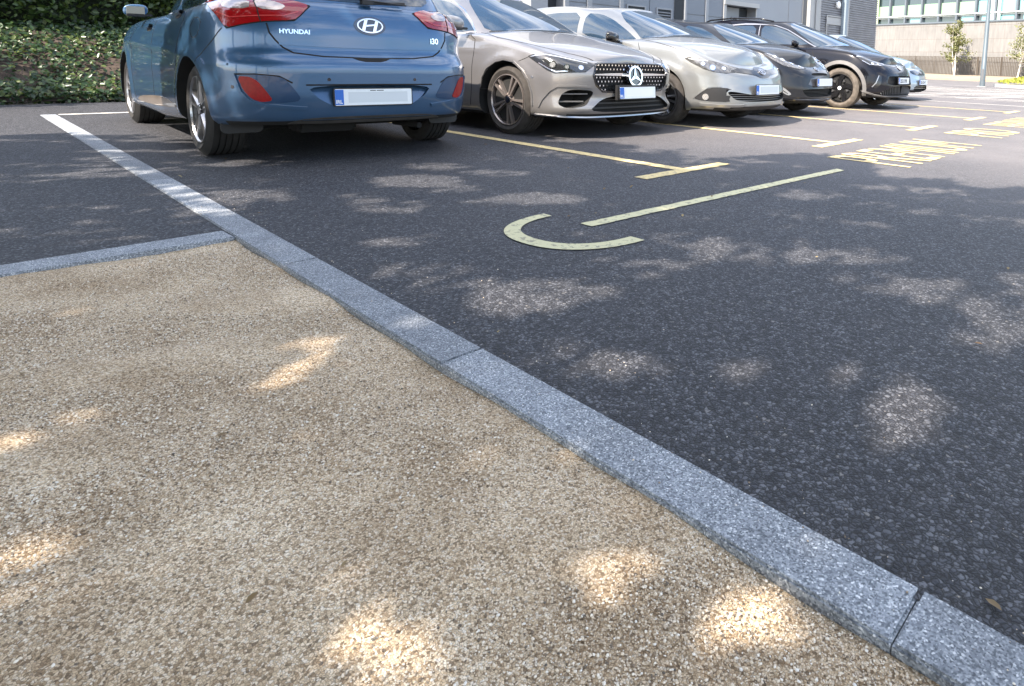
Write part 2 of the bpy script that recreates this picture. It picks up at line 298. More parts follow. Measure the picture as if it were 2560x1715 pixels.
# gravel bed, slightly sunk and gently uneven
bm=bmesh.new(); nx,ny=90,60; g=[]
for i in range(nx+1):
    row=[]
    for j in range(ny+1):
        x=-.2+7*(i/nx); y=ky(x)-.06-3.2*(j/ny)**1.2
        row.append(bm.verts.new((x,y,-.013+.004*math.sin(x*5+y*3)+.004*math.sin(x*13-y*9)+rnd.uniform(-.002,.002)-(.004 if j<2 else 0))))
    g.append(row)
for i in range(nx):
    for j in range(ny): bm.faces.new((g[i][j],g[i][j+1],g[i+1][j+1],g[i+1][j]))
bmesh.ops.recalc_face_normals(bm,faces=bm.faces)
o=mk('gravel_path',bm,MT['gravel'],smooth=True); tag(o,kind='structure')
sheet('gravel_surround',[(-.2,-40),(40,-40),(40,-3.9),(-.2,-5)],-.034,MT['gravel'])
# loose pale stones lying on the gravel
def stones(name,n,mat,fn,smin,smax,label,cat,seed):
    r=np.random.RandomState(seed)
    t=(1+5**.5)/2; ico=np.array([(-1,t,0),(1,t,0),(-1,-t,0),(1,-t,0),(0,-1,t),(0,1,t),(0,-1,-t),(0,1,-t),(t,0,-1),(t,0,1),(-t,0,-1),(-t,0,1)])/1.9
    fc=np.array([(0,11,5),(0,5,1),(0,1,7),(0,7,10),(0,10,11),(1,5,9),(5,11,4),(11,10,2),(10,7,6),(7,1,8),(3,9,4),(3,4,2),(3,2,6),(3,6,8),(3,8,9),(4,9,5),(2,4,11),(6,2,10),(8,6,7),(9,8,1)])
    V=np.zeros((n,12,3)); 
    for i in range(n):
        x,y,z=fn(r); s=smin+(smax-smin)*r.rand()**3
        sc=np.array([1,.6+.3*r.rand(),.45+.25*r.rand()])*s
        a=r.rand()*6.28; c,s_=math.cos(a),math.sin(a)
        p=ico*sc*(1+.25*(r.rand(12,1)-.5)); V[i]=np.stack([p[:,0]*c-p[:,1]*s_+x,p[:,0]*s_+p[:,1]*c+y,p[:,2]+z],1)
    F=(fc[None]+12*np.arange(n)[:,None,None]).reshape(-1,3)
    me=bpy.data.meshes.new(name); me.vertices.add(n*12); me.vertices.foreach_set('co',V.ravel())
    me.loops.add(len(F)*3); me.loops.foreach_set('vertex_index',F.ravel()); me.polygons.add(len(F)); me.polygons.foreach_set('loop_start',np.arange(0,len(F)*3,3)); me.update(calc_edges=True)
    o=mko(name,me,mat,smooth=False); tag(o,label,cat,None,'stuff'); return o
def stonemat():
    m,nt,b=M_('loose_stone'); g=N(nt,'ShaderNodeNewGeometry'); r=N(nt,'ShaderNodeValToRGB'); e=r.color_ramp.elements
    e[0].color=(.10,.085,.07,1); e[1].color=(.78,.74,.67,1)
    for p,c in ((.10,(.24,.175,.115)),(.25,(.53,.42,.30)),(.6,(.71,.59,.44)),(.9,(.80,.72,.60))): q=e.new(p); q.color=(*c,1)
    LK(nt,g.outputs['Random Per Island'],r.inputs[0]); LK(nt,r.outputs[0],b.inputs['Base Color']); b.inputs['Roughness'].default_value=.8
    return m
MT['stone']=stonemat()
def gfn(r):
    u=r.rand(); x=-.1+3.2*r.rand(); y=ky(x)-.128-1.25*u
    if math.sin(x*3.1+y*2.3)+math.sin(x*7.7-y*5.1)*.6+math.sin(x*1.3+y*9)*.5+r.normal()*.5<-.55: return gfn(r)
    return x,y,-.0100
stones('loose_gravel',115000,MT['stone'],gfn,.0010,.0032,'loose pale and brown pebbles covering the gravel path','gravel',3)
def gf2(r):
    x=-1.5+4.6*r.rand(); s=r.rand(); y=ky(x)+(.015+.5*r.rand()**3 if s<.7 else -KW*r.rand())
    return x,y,.0045
stones('stray_grit',420,MT['stone'],gf2,.0008,.0024,'stray pale grit scattered along the kerb edge','grit',9)
# kerb stones: long run and the short cross run
def kerb(x0,x1):
    bm=bmesh.new(); a=.0009
    p=[(x0+a,ky(x0)),(x1-a,ky(x1)),(x1-a,ky(x1)-KW),(x0+a,ky(x0)-KW)]
    prism(bm,p[::-1],-.12,.003); bmesh.ops.recalc_face_normals(bm,faces=bm.faces)
    bmesh.ops.bevel(bm,geom=[e for e in bm.edges if all(v.co.z>0 for v in e.verts)],offset=.004,segments=2,affect='EDGES')
    tag(mk('kerb',bm,MT['granite']),kind='structure')
kx=[-6.5,-5.45,-4.35,-3.25,-2.2,-1.74,-.72,.33,1.39,2.52,3.6,4.7]
kx=[-6.5,-5.45,-4.35,-3.25,-1.74,-.72,.33,1.39,2.52,3.6,4.7,5.8]
for a,b_ in zip(kx,kx[1:]): kerb(a,b_)
for j in range(6):
    bm=bmesh.new(); y0=ky(-.2)-KW-.004-j*1.0
    prism(bm,[(-.31,y0-.997),(-.175,y0-.997),(-.175,y0),(-.31,y0)],-.12,.002); bmesh.ops.recalc_face_normals(bm,faces=bm.faces)
    bmesh.ops.bevel(bm,geom=[e for e in bm.edges if all(v.co.z>0 for v in e.verts)],offset=.004,segments=2,affect='EDGES')
    tag(mk('kerb',bm,MT['granite']),kind='structure')
# ---------------------------------------------------------------- painted markings
def mark(pts,mat,z=.004):
    q=[]
    for a,b in zip(pts,pts[1:]+pts[:1]):
        L=math.dist(a,b); n=max(1,int(L/.03)) if a[0]>-4 and a[1]<9 else 1
        for i in range(n):
            j=.0035 if i else 0; q.append((a[0]+(b[0]-a[0])*i/n+rnd.uniform(-j,j),a[1]+(b[1]-a[1])*i/n+rnd.uniform(-j,j)))
    pts=q
    bm=bmesh.new(); bm.faces.new([bm.verts.new((p[0],p[1],z)) for p in pts]); bmesh.ops.triangulate(bm,faces=bm.faces[:])
    for f in bm.faces:
        f.normal_update()
        if f.normal.z<0: f.normal_flip()
    o=mk('road_marking',bm,mat); tag(o,kind='structure'); return o
def rectm(x0,x1,y0,y1,mat,z=.004): return mark([(x0,y0),(x1,y0),(x1,y1),(x0,y1)],mat,z)
BW=2.3835
for k in range(5):
    y=k*BW; rectm(-5.6,-.025,y-.05,y+.05,MT['yellow']); rectm(-.025,.085,y-.46,y+.46,MT['yellow'])
rectm(-6.48,-6.38,-2.27,-.1,MT['white_mark']); rectm(-6.45,-6.2,0,.1,MT['white_mark'])
# symbol: open hook and long straight bar
bm=bmesh.new(); o_,i_=[],[]
for k in range(41):
    t=math.pi*k/40; e=2/2.3
    sx=math.copysign(abs(math.cos(t))**e,math.cos(t)); sy=abs(math.sin(t))**e
    o_.append((.685-.325*sx,-1.5-.375*sy)); i_.append((.675-.255*sx,-1.5-.30*sy))
vo=[bm.verts.new((*p,.004)) for p in o_]; vi=[bm.verts.new((*p,.004)) for p in i_]
for k in range(40): bm.faces.new((vo[k],vo[k+1],vi[k+1],vi[k]))
e0=[bm.verts.new(( .365,-1.49,.004)),bm.verts.new((.435,-1.50,.004))]
bmesh.ops.recalc_face_normals(bm,faces=bm.faces)
for f in bm.faces:
    if f.normal.z<0: f.normal_flip()
tag(mk('road_marking',bm,MT['lime']),kind='structure')
mark([(.620,-1.50),(.695,-1.50),(.80,.86),(.725,.89)],MT['lime'])
def text_mesh(s,size,extr=0,bold=0,sx=1,align='LEFT'):
    c=bpy.data.curves.new('t','FONT'); c.body=s; c.size=size; c.extrude=extr; c.offset=bold; c.align_x=align; c.resolution_u=4
    o=bpy.data.objects.new('t',c); col.objects.link(o); bpy.context.view_layer.update()
    me=bpy.data.meshes.new_from_object(o.evaluated_get(bpy.context.evaluated_depsgraph_get())); bpy.data.objects.remove(o); bpy.data.curves.remove(c)
    bm=bmesh.new(); bm.from_mesh(me); bpy.data.meshes.remove(me)
    for v in bm.verts: v.co.x*=sx
    return bm
def ground_text(s,y0,y1,x0,x1,mat):
    bm=text_mesh(s,1,0,0)
    xs=[v.co.x for v in bm.verts]; ys=[v.co.y for v in bm.verts]; a,b_,c,d=min(xs),max(xs),min(ys),max(ys)
    for v in bm.verts:
        u=(v.co.x-a)/(b_-a); w=(v.co.y-c)/(d-c); v.co=(x1+(x0-x1)*w,y0+(y1-y0)*u,.004)
    bmesh.ops.recalc_face_normals(bm,faces=bm.faces)
    for f in bm.faces:
        if f.normal.z<0: f.normal_flip()
    o=mk('road_marking',bm,mat); tag(o,kind='structure')
ground_text('PREMIUM',1.38,3.40,.40,1.09,MT['yellow'])
ground_text('PRO',4.36,5.42,.40,1.05,MT['yellow'])
ground_text('PREMIUM',6.1,8.1,.40,1.09,MT['yellow'])
# white hatching further down the car park
for k in range(5,8): rectm(-5.5,.9,k*BW-.05,k*BW+.05,MT['white_mark'])
for k in range(9):
    y=17.2+k*.95; mark([(-6.5,y),(-6.5,y+.16),(3,y+.9),(3,y+.74)],MT['white_mark'])
for k in range(5): rectm(-7,4,15+k*3.3,15.14+k*3.3,MT['white_mark'])
for k in range(4): mark([(-4+k*1.6,14.2),(-3.85+k*1.6,14.2),(-1.2+k*1.6,24),(-1.35+k*1.6,24)],MT['white_mark'],.008)
# ---------------------------------------------------------------- planted bank, ivy, hedge
def bankz(d): # d metres behind the kerb line
    return float(np.interp(d,[0,.25,.8,1.6,2.4],[.03,.12,.50,.86,.95]))
bm=bmesh.new(); g=[]; BY0,BY1=-14,4
for i in range(121):
    y=BY0+(BY1-BY0)*i/120; row=[]
    for j in range(25):
        d=2.8*j/24; row.append(bm.verts.new((-8.15-d,y,bankz(d)+.05*math.sin(y*2.3+d*4)*min(1,d*2)+rnd.uniform(-.03,.03)*min(1,d*3))))
    g.append(row)
for i in range(120):
    for j in range(24): bm.faces.new((g[i][j],g[i+1][j],g[i+1][j+1],g[i][j+1]))
bmesh.ops.recalc_face_normals(bm,faces=bm.faces)
tag(mk('planted_bank',bm,MT['soil'],smooth=True),kind='structure')
def leaves(name,P,size,mat,seed=1,up=None,shape=5,parent=None,fold=.25):
    """P (n,3) leaf centres -> one mesh of small folded leaves"""
    r=np.random.RandomState(seed); n=len(P)
    d=r.normal(size=(n,3)); 
    if up is not None: d=d*up[1]+np.array(up[0])
    d/=np.linalg.norm(d,axis=1,keepdims=True)+1e-9
    a=np.cross(d,r.normal(size=(n,3))); a/=np.linalg.norm(a,axis=1,keepdims=True)+1e-9; b=np.cross(d,a)
    s=(size*(.6+.8*r.rand(n)))[:,None] if np.isscalar(size) else (size*(.6+.8*r.rand(n)))[:,None]
    k=[(-1,0,0),(-.25,.55,fold),(.45,.42,fold),(1,0,0),(.45,-.42,fold),(-.25,-.55,fold)]
    V=np.stack([P+s*.5*(q[0]*a+q[1]*b+q[2]*d*.6) for q in k],1).reshape(-1,3)
    base=6*np.arange(n)[:,None]
    F=np.concatenate([base+np.array([0,1,2,3])[None],base+np.array([0,3,4,5])[None]],1).reshape(-1,4)
    me=bpy.data.meshes.new(name); me.vertices.add(len(V)); me.vertices.foreach_set('co',V.ravel())
    me.loops.add(F.size); me.loops.foreach_set('vertex_index',F.ravel()); me.polygons.add(len(F)); me.polygons.foreach_set('loop_start',np.arange(0,F.size,4)); me.update(calc_edges=True)
    return mko(name,me,mat,parent)
r_=np.random.RandomState(5)
pts=[]
while len(pts)<34000:
    y=r_.uniform(-9,2.5); d=r_.rand()*2.6
    cl=math.sin(y*3.1+d*2)+math.sin(y*7.7-d*5)*.6+r_.normal()*.5
    if .36<d<.85 and cl<.7 and r_.rand()<.78: continue       # bare earth strip half way up
    pts.append((-8.15-d+.02,y,bankz(d)+.02+abs(r_.normal())*.05+(.05 if d<.35 else 0)))
for _ in range(4500): pts.append((-8.13-.16*r_.rand(),r_.uniform(-9,2.5),.01+.13*r_.rand()))
o=leaves('ivy',np.array(pts),.06,MT['ivy'],6,up=((.55,0,.8),.45)); tag(o,'glossy ivy leaves covering the planted bank','ivy',None,'stuff')
# twigs on the bare strip
bm=bmesh.new()
for k in range(60):
    y=r_.uniform(-7,1); d=r_.uniform(.35,1.0); L=r_.uniform(.2,.7); z=bankz(d)+.03
    tube(bm,[(-8.15-d,y,z),(-8.15-d-.05,y+L*.5,z+.03+r_.uniform(-.04,.04)),(-8.15-d+.05*r_.normal(),y+L,bankz(d)+.02)],.006,5)
tag(mk('dead_twigs',bm,MT['bark']),'dead brown twigs lying on the bare strip of the bank','twigs',None,'stuff')
# hedge with a leggy base
hd=empty('hedge',(-10.3,-3,.9)); tag(hd,'dense dark green hedge on top of the ivy bank with light showing through its base','hedge')
pts=[]
while len(pts)<40000:
    y=r_.uniform(-9,3.5); z=.95+r_.rand()**.8*2.0; x=-9.85-r_.rand()**1.6*.9
    if z<1.02 and r_.rand()<.6: continue
    x+= .10*math.sin(y*4+z*3)+.08*math.sin(y*9-z*6)
    pts.append((x+10.3,y+3,z-.9))
leaves('foliage',np.array(pts),.085,MT['hedge'],8,up=((.6,0,.4),.8),parent=hd)
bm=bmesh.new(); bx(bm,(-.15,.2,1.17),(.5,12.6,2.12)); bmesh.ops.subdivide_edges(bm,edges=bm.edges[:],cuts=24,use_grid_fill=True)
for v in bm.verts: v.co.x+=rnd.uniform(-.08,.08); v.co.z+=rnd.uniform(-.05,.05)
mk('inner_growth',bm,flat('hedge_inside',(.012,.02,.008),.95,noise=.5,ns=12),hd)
bm=bmesh.new()
for k in range(40):
    y=-9+k*.32+r_.uniform(-.08,.08); tube(bm,[(0,y+3,-.05),(r_.uniform(-.1,.1),y+3,.5),(r_.uniform(-.2,.2),y+3+.1,1.7)],.02,6,.008)
mk('stem',bm,MT['bark'],hd)
sheet('path_behind_hedge',[(-16,-14),(-11,-14),(-11,4),(-16,4)],.86,flat('pale_path',(.5,.47,.42),.8))
# ---------------------------------------------------------------- grey service building beside the bays
sv=Vector((.0792,.99686,0)); nv=Vector((.99686,-.0792,0)); P0=Vector((-6.85,10.75,0))
FM=Matrix(((nv.x,sv.x,0,0),(nv.y,sv.y,0,0),(0,0,1,0),(0,0,0,1)))   # local x=out, y=along
bld=empty('service_building',P0); bld.matrix_world=Matrix.Translation(P0)@FM
tag(bld,'grey clad service building with louvred doors and a ribbed end wall behind the parked cars','building')
MT['panel']=flat('grey_panel',(.17,.19,.22),.5,noise=.07,ns=1.2); MT['panel2']=flat('grey_panel_light',(.24,.255,.275),.5,noise=.05,ns=1)
MT['pil']=flat('pale_pilaster',(.34,.34,.33),.55,noise=.06,ns=2); MT['gap']=flat('dark_recess',(.02,.025,.03),.7); MT['rib']=flat('ribbed_metal',(.21,.21,.225),.42,noise=.12,ns=3,metal=.2)
MT['glob']=flat('white_lamp',(.8,.8,.78),.3,coat=.5); MT['reveal']=flat('reveal',(.10,.105,.11),.6)
def fb(bm,s0,s1,z0,z1,d0,d1,mi=0): bx(bm,((d0+d1)/2,(s0+s1)/2,(z0+z1)/2),(d1-d0,s1-s0,z1-z0),mi=mi)
bm=bmesh.new(); fb(bm,-6.3,-5.92,0,4.7,-.4,0); fb(bm,-5.55,-4.03,0,4.7,-.4,0); fb(bm,-4.03,-2.42,2.75,4.7,-.4,0); fb(bm,-2.42,-.62,0,4.7,-.4,-.001); fb(bm,-.62,.68,2.2,4.7,-.4,0); fb(bm,.68,3.08,0,4.7,-.4,0)
fb(bm,-5.92,-5.55,2.75,4.7,-.4,0); fb(bm,-6.3,7.48,0,4.6,-6,-.41)
mk('wall',bm,MT['panel2'],bld)
for a,b_ in ((-5.45,-5.0),(-4.86,-4.12),(-2.03,-1.38),(-1.26,-.70)):
    for z0,z1 in ((.1,1.84),(1.86,3.6)):
        bm=bmesh.new(); fb(bm,a,b_,z0,z1,.001,.02); mk('cladding_panel',bm,MT['panel'],bld)

bm=bmesh.new(); fb(bm,-5.92,-5.55,0,2.75,-.4,-.25); mk('dark_recess',bm,MT['gap'],bld)
bm=bmesh.new(); fb(bm,-2.42,-2.12,0,2.7,.0005,.01); mk('dark_recess',bm,MT['gap'],bld)
def louvre(s0,s1,z0,z1,par,d=0.0):
    bm=bmesh.new(); fr=.035
    fb(bm,s0,s1,z0,z0+fr,d+.001,d+.03); fb(bm,s0,s1,z1-fr,z1,d+.001,d+.03); fb(bm,s0,s0+fr,z0+fr,z1-fr,d+.001,d+.03); fb(bm,s1-fr,s1,z0+fr,z1-fr,d+.001,d+.03)
    fb(bm,s0+fr,s1-fr,z0+fr,z1-fr,d-.02,d+.003,1)
    z=z0+fr+.02
    while z<z1-fr-.03:
        vs=bmesh.ops.create_cube(bm,size=1,matrix=Matrix.Translation((d+.014,(s0+s1)/2,z+.02))@Matrix.Rotation(R(35),4,'Y')@Matrix.Diagonal((.03,s1-s0-2*fr-.004,.012,1)))
        z+=.062
    mk('louvre_vent',bm,[MT['panel2'],MT['gap']],par)
dr=bmesh.new(); fb(dr,-4.02,-3.215,0.02,2.74,-.05,-.01); d1=mk('door',dr,MT['panel'],bld); louvre(-3.90,-3.33,.7,1.93,d1,-.01)
dr=bmesh.new(); fb(dr,-3.195,-2.425,0.02,2.74,-.05,-.01); d2=mk('door',dr,MT['panel'],bld); louvre(-3.0,-2.5,.7,1.93,d2,-.01)
dr=bmesh.new(); fb(dr,-.58,-.235,.02,2.17,-.30,-.26); d3=mk('door',dr,MT['panel2'],bld); louvre(-.57,-.36,.9,1.93,d3,-.26)
dr=bmesh.new(); fb(dr,-.225,.30,.02,2.17,-.30,-.26); d4=mk('door',dr,MT['panel2'],bld); louvre(-.03,.22,.9,1.93,d4,-.26)
bm=bmesh.new(); fb(bm,.30,.66,.02,2.17,-.38,-.28); mk('reveal',bm,MT['gap'],bld)
bm=bmesh.new(); fb(bm,-.70,.72,2.19,2.30,.002,.09); fb(bm,-.70,-.60,0,2.188,.002,.06); fb(bm,.66,.70,0,2.188,.002,.03); mk('door_frame',bm,MT['pil'],bld)
bm=bmesh.new()
for a,w in ((-5.5,.1),(-4.93,.12),(-4.07,.1),(-1.32,.10),(-2.07,.06)): fb(bm,a-w/2,a+w/2,0,4.5,.003,.05)
mk('mullion',bm,MT['panel2'],bld)
bm=bmesh.new(); fb(bm,2.19,2.205,0,4.6,.001,.006); fb(bm,2.9,3.08,0,4.6,.001,.03); mk('joint',bm,MT['reveal'],bld)
bm=bmesh.new(); fb(bm,3.10,3.26,0,4.7,.0,.14); fb(bm,3.27,3.47,0,4.7,-.1,.07); fb(bm,3.48,3.73,0,4.7,-.1,.11); mk('pilaster',bm,MT['pil'],bld)
bm=bmesh.new(); prof=[]; z=0
zs=[]
while z<4.7: zs+= [(-.03,z),(.0,z+.012),(.0,z+.040),(-.03,z+.052)]; z+=.0715
v0=[bm.verts.new((p[0],3.74,p[1])) for p in zs]; v1=[bm.verts.new((p[0],7.5,p[1])) for p in zs]; v2=[bm.verts.new((p[0]*0-6,7.5+p[0]*0.0,p[1])) for p in zs]
v1b=[bm.verts.new((-.03+.0*p[0],7.5+(p[0]+.03),p[1])) for p in zs]; v2=[bm.verts.new((-6,7.5+(p[0]+.03),p[1])) for p in zs]
for i in range(len(zs)-1):
    bm.faces.new((v0[i],v1[i],v1[i+1],v0[i+1])); bm.faces.new((v1[i],v1b[i],v1b[i+1],v1[i+1])); bm.faces.new((v1b[i],v2[i],v2[i+1],v1b[i+1]))
bmesh.ops.recalc_face_normals(bm,faces=bm.faces); mk('ribbed_cladding',bm,MT['rib'],bld)
bm=bmesh.new(); fb(bm,5.10,5.24,0,4.7,.005,.16,); fb(bm,5.245,5.42,0,4.7,.005,.10,1); mk('downpipe',bm,[flat('zinc_post',(.22,.27,.31),.45),MT['pil']],bld)
bm=bmesh.new(); bmesh.ops.create_uvsphere(bm,u_segments=20,v_segments=12,radius=1,matrix=Matrix.Translation((.06,4.82,2.62))@Matrix.Diagonal((.05,.105,.115,1)))
bx(bm,(.02,4.82,2.62),(.04,.14,.16)); mk('wall_light',bm,MT['glob'],bld,smooth=True,ang=40)
bm=bmesh.new(); fb(bm,4.22,5.08,2.24,2.28,.012,.03); fb(bm,4.22,4.26,1.0,2.24,.012,.03); fb(bm,4.27,5.08,2.0,2.22,.01,.02); mk('hatch_frame',bm,MT['pil'],bld)
# ---------------------------------------------------------------- far office building, wall and railing
fs=Vector((.9567,-.2910,0)); fn=Vector((-.2910,-.9567,0)); FA=Vector((-17.75,55.51,0))
GM=Matrix.Translation(FA)@Matrix(((fs.x,-fn.x,0,0),(fs.y,-fn.y,0,0),(0,0,1,0),(0,0,0,1)))   # local x along, y away from camera
off=empty('office_building'); off.matrix_world=GM; tag(off,'distant office building with green and blue glazing above a buff stone wall','building')
def stonewall():
    m,nt,b=M_('buff_stone'); g=N(nt,'ShaderNodeTexCoord'); V=g.outputs['Object']
    mp=N(nt,'ShaderNodeMapping'); mp.inputs['Rotation'].default_value=(R(90),0,0); LK(nt,V,mp.inputs['Vector'])
    bt=N(nt,'ShaderNodeTexBrick'); bt.inputs['Scale'].default_value=1; bt.inputs['Brick Width'].default_value=1.75; bt.inputs['Row Height'].default_value=1.1; bt.inputs['Mortar Size'].default_value=.012
    bt.inputs['Color1'].default_value=(.195,.19,.18,1); bt.inputs['Color2'].default_value=(.175,.17,.162,1); bt.inputs['Mortar'].default_value=(.13,.108,.09,1); LK(nt,mp.outputs[0],bt.inputs['Vector'])
    m2=N(nt,'ShaderNodeMapping'); m2.inputs['Scale'].default_value=(2.2,1,.5); LK(nt,V,m2.inputs['Vector'])
    n=N(nt,'ShaderNodeTexNoise'); n.inputs['Scale'].default_value=2.2; n.inputs['Detail'].default_value=8; LK(nt,m2.outputs[0],n.inputs['Vector'])
    r=N(nt,'ShaderNodeMapRange'); r.inputs['From Min'].default_value=.3; r.inputs['From Max'].default_value=.7; r.inputs['To Min'].default_value=.82; r.inputs['To Max'].default_value=1.1; LK(nt,n.outputs[0],r.inputs['Value'])
    x=N(nt,'ShaderNodeMix',data_type='RGBA',blend_type='MULTIPLY'); x.inputs['Factor'].default_value=1; LK(nt,bt.outputs[0],x.inputs['A']); LK(nt,r.outputs[0],x.inputs['B']); LK(nt,x.outputs['Result'],b.inputs['Base Color']); b.inputs['Roughness'].default_value=.8
    return m
bm=bmesh.new(); bx(bm,(10,3,2.35),(44,6,4.7)); mk('stone_wall',bm,stonewall(),off)
MT['frame']=flat('window_frame',(.10,.12,.14),.4); MT['dglass']=flat('dark_glazing',(.02,.035,.04),.04,spec=.9,coat=1); MT['gpanel']=flat('green_glass_panel',(.20,.32,.20),.12,coat=.8,noise=.06,ns=.5); MT['bpanel']=flat('pale_blue_glass_panel',(.17,.36,.38),.12,coat=.8,noise=.08,ns=.6); MT['wrail']=flat('white_rail',(.45,.48,.45),.4)
bm=bmesh.new(); bx(bm,(10,3.0,9),(44,5.6,8.5)); mk('facade',bm,MT['dglass'],off)
bm=bmesh.new(); bx(bm,(10,.1,4.72),(44,.36,.13)); mk('sill',bm,MT['frame'],off)
bm=bmesh.new(); bx(bm,(10,-.03,5.38),(44,.14,.10)); bx(bm,(10,.05,5.24),(44,.1,.05)); mk('transom',bm,MT['wrail'],off)
bm=bmesh.new()
for k in range(-6,16): bx(bm,(.07+1.725*k,.06,8.9),(.16,.28,8.2))
mk('mullion',bm,MT['frame'],off)
for k in range(-6,15):
    s0=.07+1.725*k; mt=MT['gpanel'] if k<3 else MT['bpanel']
    p=mk('window_panel',(lambda bm:(bx(bm,(s0+.8625,.16,5.93),(1.42,.06,.92)),bm)[1])(bmesh.new()),mt,off)
    if k in (2,3,4,5,6,-4,-5,-1): mk('window_panel',(lambda bm:(bx(bm,(s0+.95+(k%2)*.1,.16,5.0),(1.1,.06,.42)),bm)[1])(bmesh.new()),MT['bpanel'],off)
for k in (-3,4):
    s0=.07+1.725*k; bm=bmesh.new(); bx(bm,(s0-.28,.0,6.2),(.34,.1,3)); bx(bm,(s0+.3,.0,6.2),(.26,.1,3)); mk('glass_fin',bm,flat('pale_fin',(.36,.44,.27) if k<0 else (.32,.46,.42),.2,coat=.5),off)
# pavement in front of it: ramp slab with kerb
bm=bmesh.new(); 
pv=[(-40,-10,.13),(60,-10,.13),(60,-.02,.31),(-40,-.02,.31)]
t_=[bm.verts.new(p) for p in pv]; b4=[bm.verts.new((p[0],p[1],-.1)) for p in pv]
bm.faces.new(t_); 
for i in range(4): bm.faces.new((t_[i],b4[i],b4[(i+1)%4],t_[(i+1)%4]))
bmesh.ops.recalc_face_normals(bm,faces=bm.faces)
pv_=mk('pavement',bm,flat('sandy_paving',(.26,.215,.16),.8,noise=.12,ns=.6)); pv_.matrix_world=GM; tag(pv_,kind='structure')
bm=bmesh.new(); n=0; x=-12
while x<26: bx(bm,(x,-.35,1.06),(.055,.03,1.52)); x+=.135
bx(bm,(7,-.35,1.80),(38,.02,.03)); bx(bm,(7,-.35,.36),(38,.02,.04))
fc=empty('railing_fence'); fc.matrix_world=GM; mk('railings',bm,flat('bronze_railing',(.09,.075,.06),.5,metal=.2),fc)
MT['post']=flat('bronze_post',(.09,.075,.06),.5)
for k in range(-6,14): bm=bmesh.new(); bx(bm,(k*2.0,-.31,1.07),(.07,.05,1.54)); mk('post',bm,MT['post'],fc)
tag(fc,'low railing of thin upright bars along the foot of the distant stone wall','railing')
P=[]
for _ in range(46):
    x=r_.uniform(-3,3.0); y=r_.uniform(-4.0,.6); P.append((x,y,.006 if y>ky(x)-.12 else -.004))
o=leaves('fallen_leaves',np.array(P),.022,leafmat('dry_leaf',[(.10,.06,.03),(.22,.15,.07),(.30,.24,.12)],.2,.7),77,up=((0,0,1),.25)); tag(o,'small dry fallen leaves on the tarmac and gravel','leaf litter',None,'stuff')
# young multi-stem trees by the railing
def young_tree(sx,label,seed,h=4.3,n=900):
    rr=np.random.RandomState(seed); t=empty('young_tree'); t.location=GM@Vector((sx,-2.4,.27)); tag(t,label,'tree','young multi-stem trees by the railing')
    bm=bmesh.new(); tips=[]
    for k in range(5):
        a=rr.uniform(0,6.28); sp=rr.uniform(.05,.35); top=Vector((math.cos(a)*sp*h*.35,math.sin(a)*sp*h*.35,h*rr.uniform(.75,1)))
        p=[Vector((rr.normal()*.05,rr.normal()*.05,0)),top*.3+Vector((rr.normal()*.06,0,0)),top*.65+Vector((rr.normal()*.1,0,0)),top]
        tube(bm,p,.045,7,.008)
        for j in range(9):
            f=rr.uniform(.25,.97); b0=p[0].lerp(top,f); q=b0+Vector((rr.normal()*1.25*(1.1-f),rr.normal()*.9*(1.1-f),rr.uniform(.05,.5)))
            tube(bm,[b0,b0.lerp(q,.5)+Vector((0,0,.06)),q],.012,5,.004); tips.append((b0,q))
    mk('trunk',bm,MT['birch'],t)
    P=[]
    for i in range(n):
        b0,q=tips[rr.randint(len(tips))]; f=rr.uniform(.3,1.1); c=b0.lerp(q,f); P.append((c.x+rr.normal()*.12,c.y+rr.normal()*.12,c.z+rr.normal()*.1))
    leaves('crown',np.array(P),.15,MT['shrubleaf'],seed,parent=t)
young_tree(5.3,'young multi-stem tree beside the grey lamp post, in front of the stone wall',11,4.6,2400)
young_tree(10.6,'young tree at the right edge of the picture, cut off by the frame',12,3.6,700)
# lamp post
lp=empty('lamp_post',(-5.2,28.07,0)); tag(lp,'plain grey tapered lamp post standing beside the planted island','lamp post')
bm=bmesh.new(); lathe(bm,[(0,.115),(1.0,.108),(1.01,.102),(6.2,.062),(6.2,0)],20,'Z'); mk('pole',bm,flat('galvanised',(.10,.125,.14),.5,metal=.3,noise=.06,ns=3),lp,smooth=True,ang=50)
bm=bmesh.new(); bx(bm,(0,0,.012),(.36,.36,.024)); mk('base_plate',bm,MT['pil'],lp)
bm=bmesh.new(); bx(bm,(.0,-.105,.55),(.09,.02,.5)); mk('access_door',bm,MT['reveal'],lp)
bm=bmesh.new(); bx(bm,(.35,0,6.2),(.8,.22,.09)); mk('lamp_head',bm,MT['frame'],lp)
# planted island
isl=[( -1.1+4.1*math.cos(a),30.2+2.3*math.sin(a)) for a in [2*math.pi*k/40 for k in range(40)]]
sheet('traffic_island',isl,.13,flat('island_kerb',(.42,.40,.37),.8),depth=.13)
P=[]
for i in range(9000):
    a=r_.uniform(0,6.28); q=math.sqrt(r_.rand())*.96; P.append((-1.1+4.1*q*math.cos(a),30.2+2.3*q*math.sin(a),.15+.42*(1-q**4)*r_.uniform(.5,1)+.04*r_.rand()))
o=leaves('ground_cover',np.array(P),.13,MT['cover'],21,up=((0,-.2,1),.6)); tag(o,'bright yellow-green low planting on the traffic island','planting',None,'stuff')
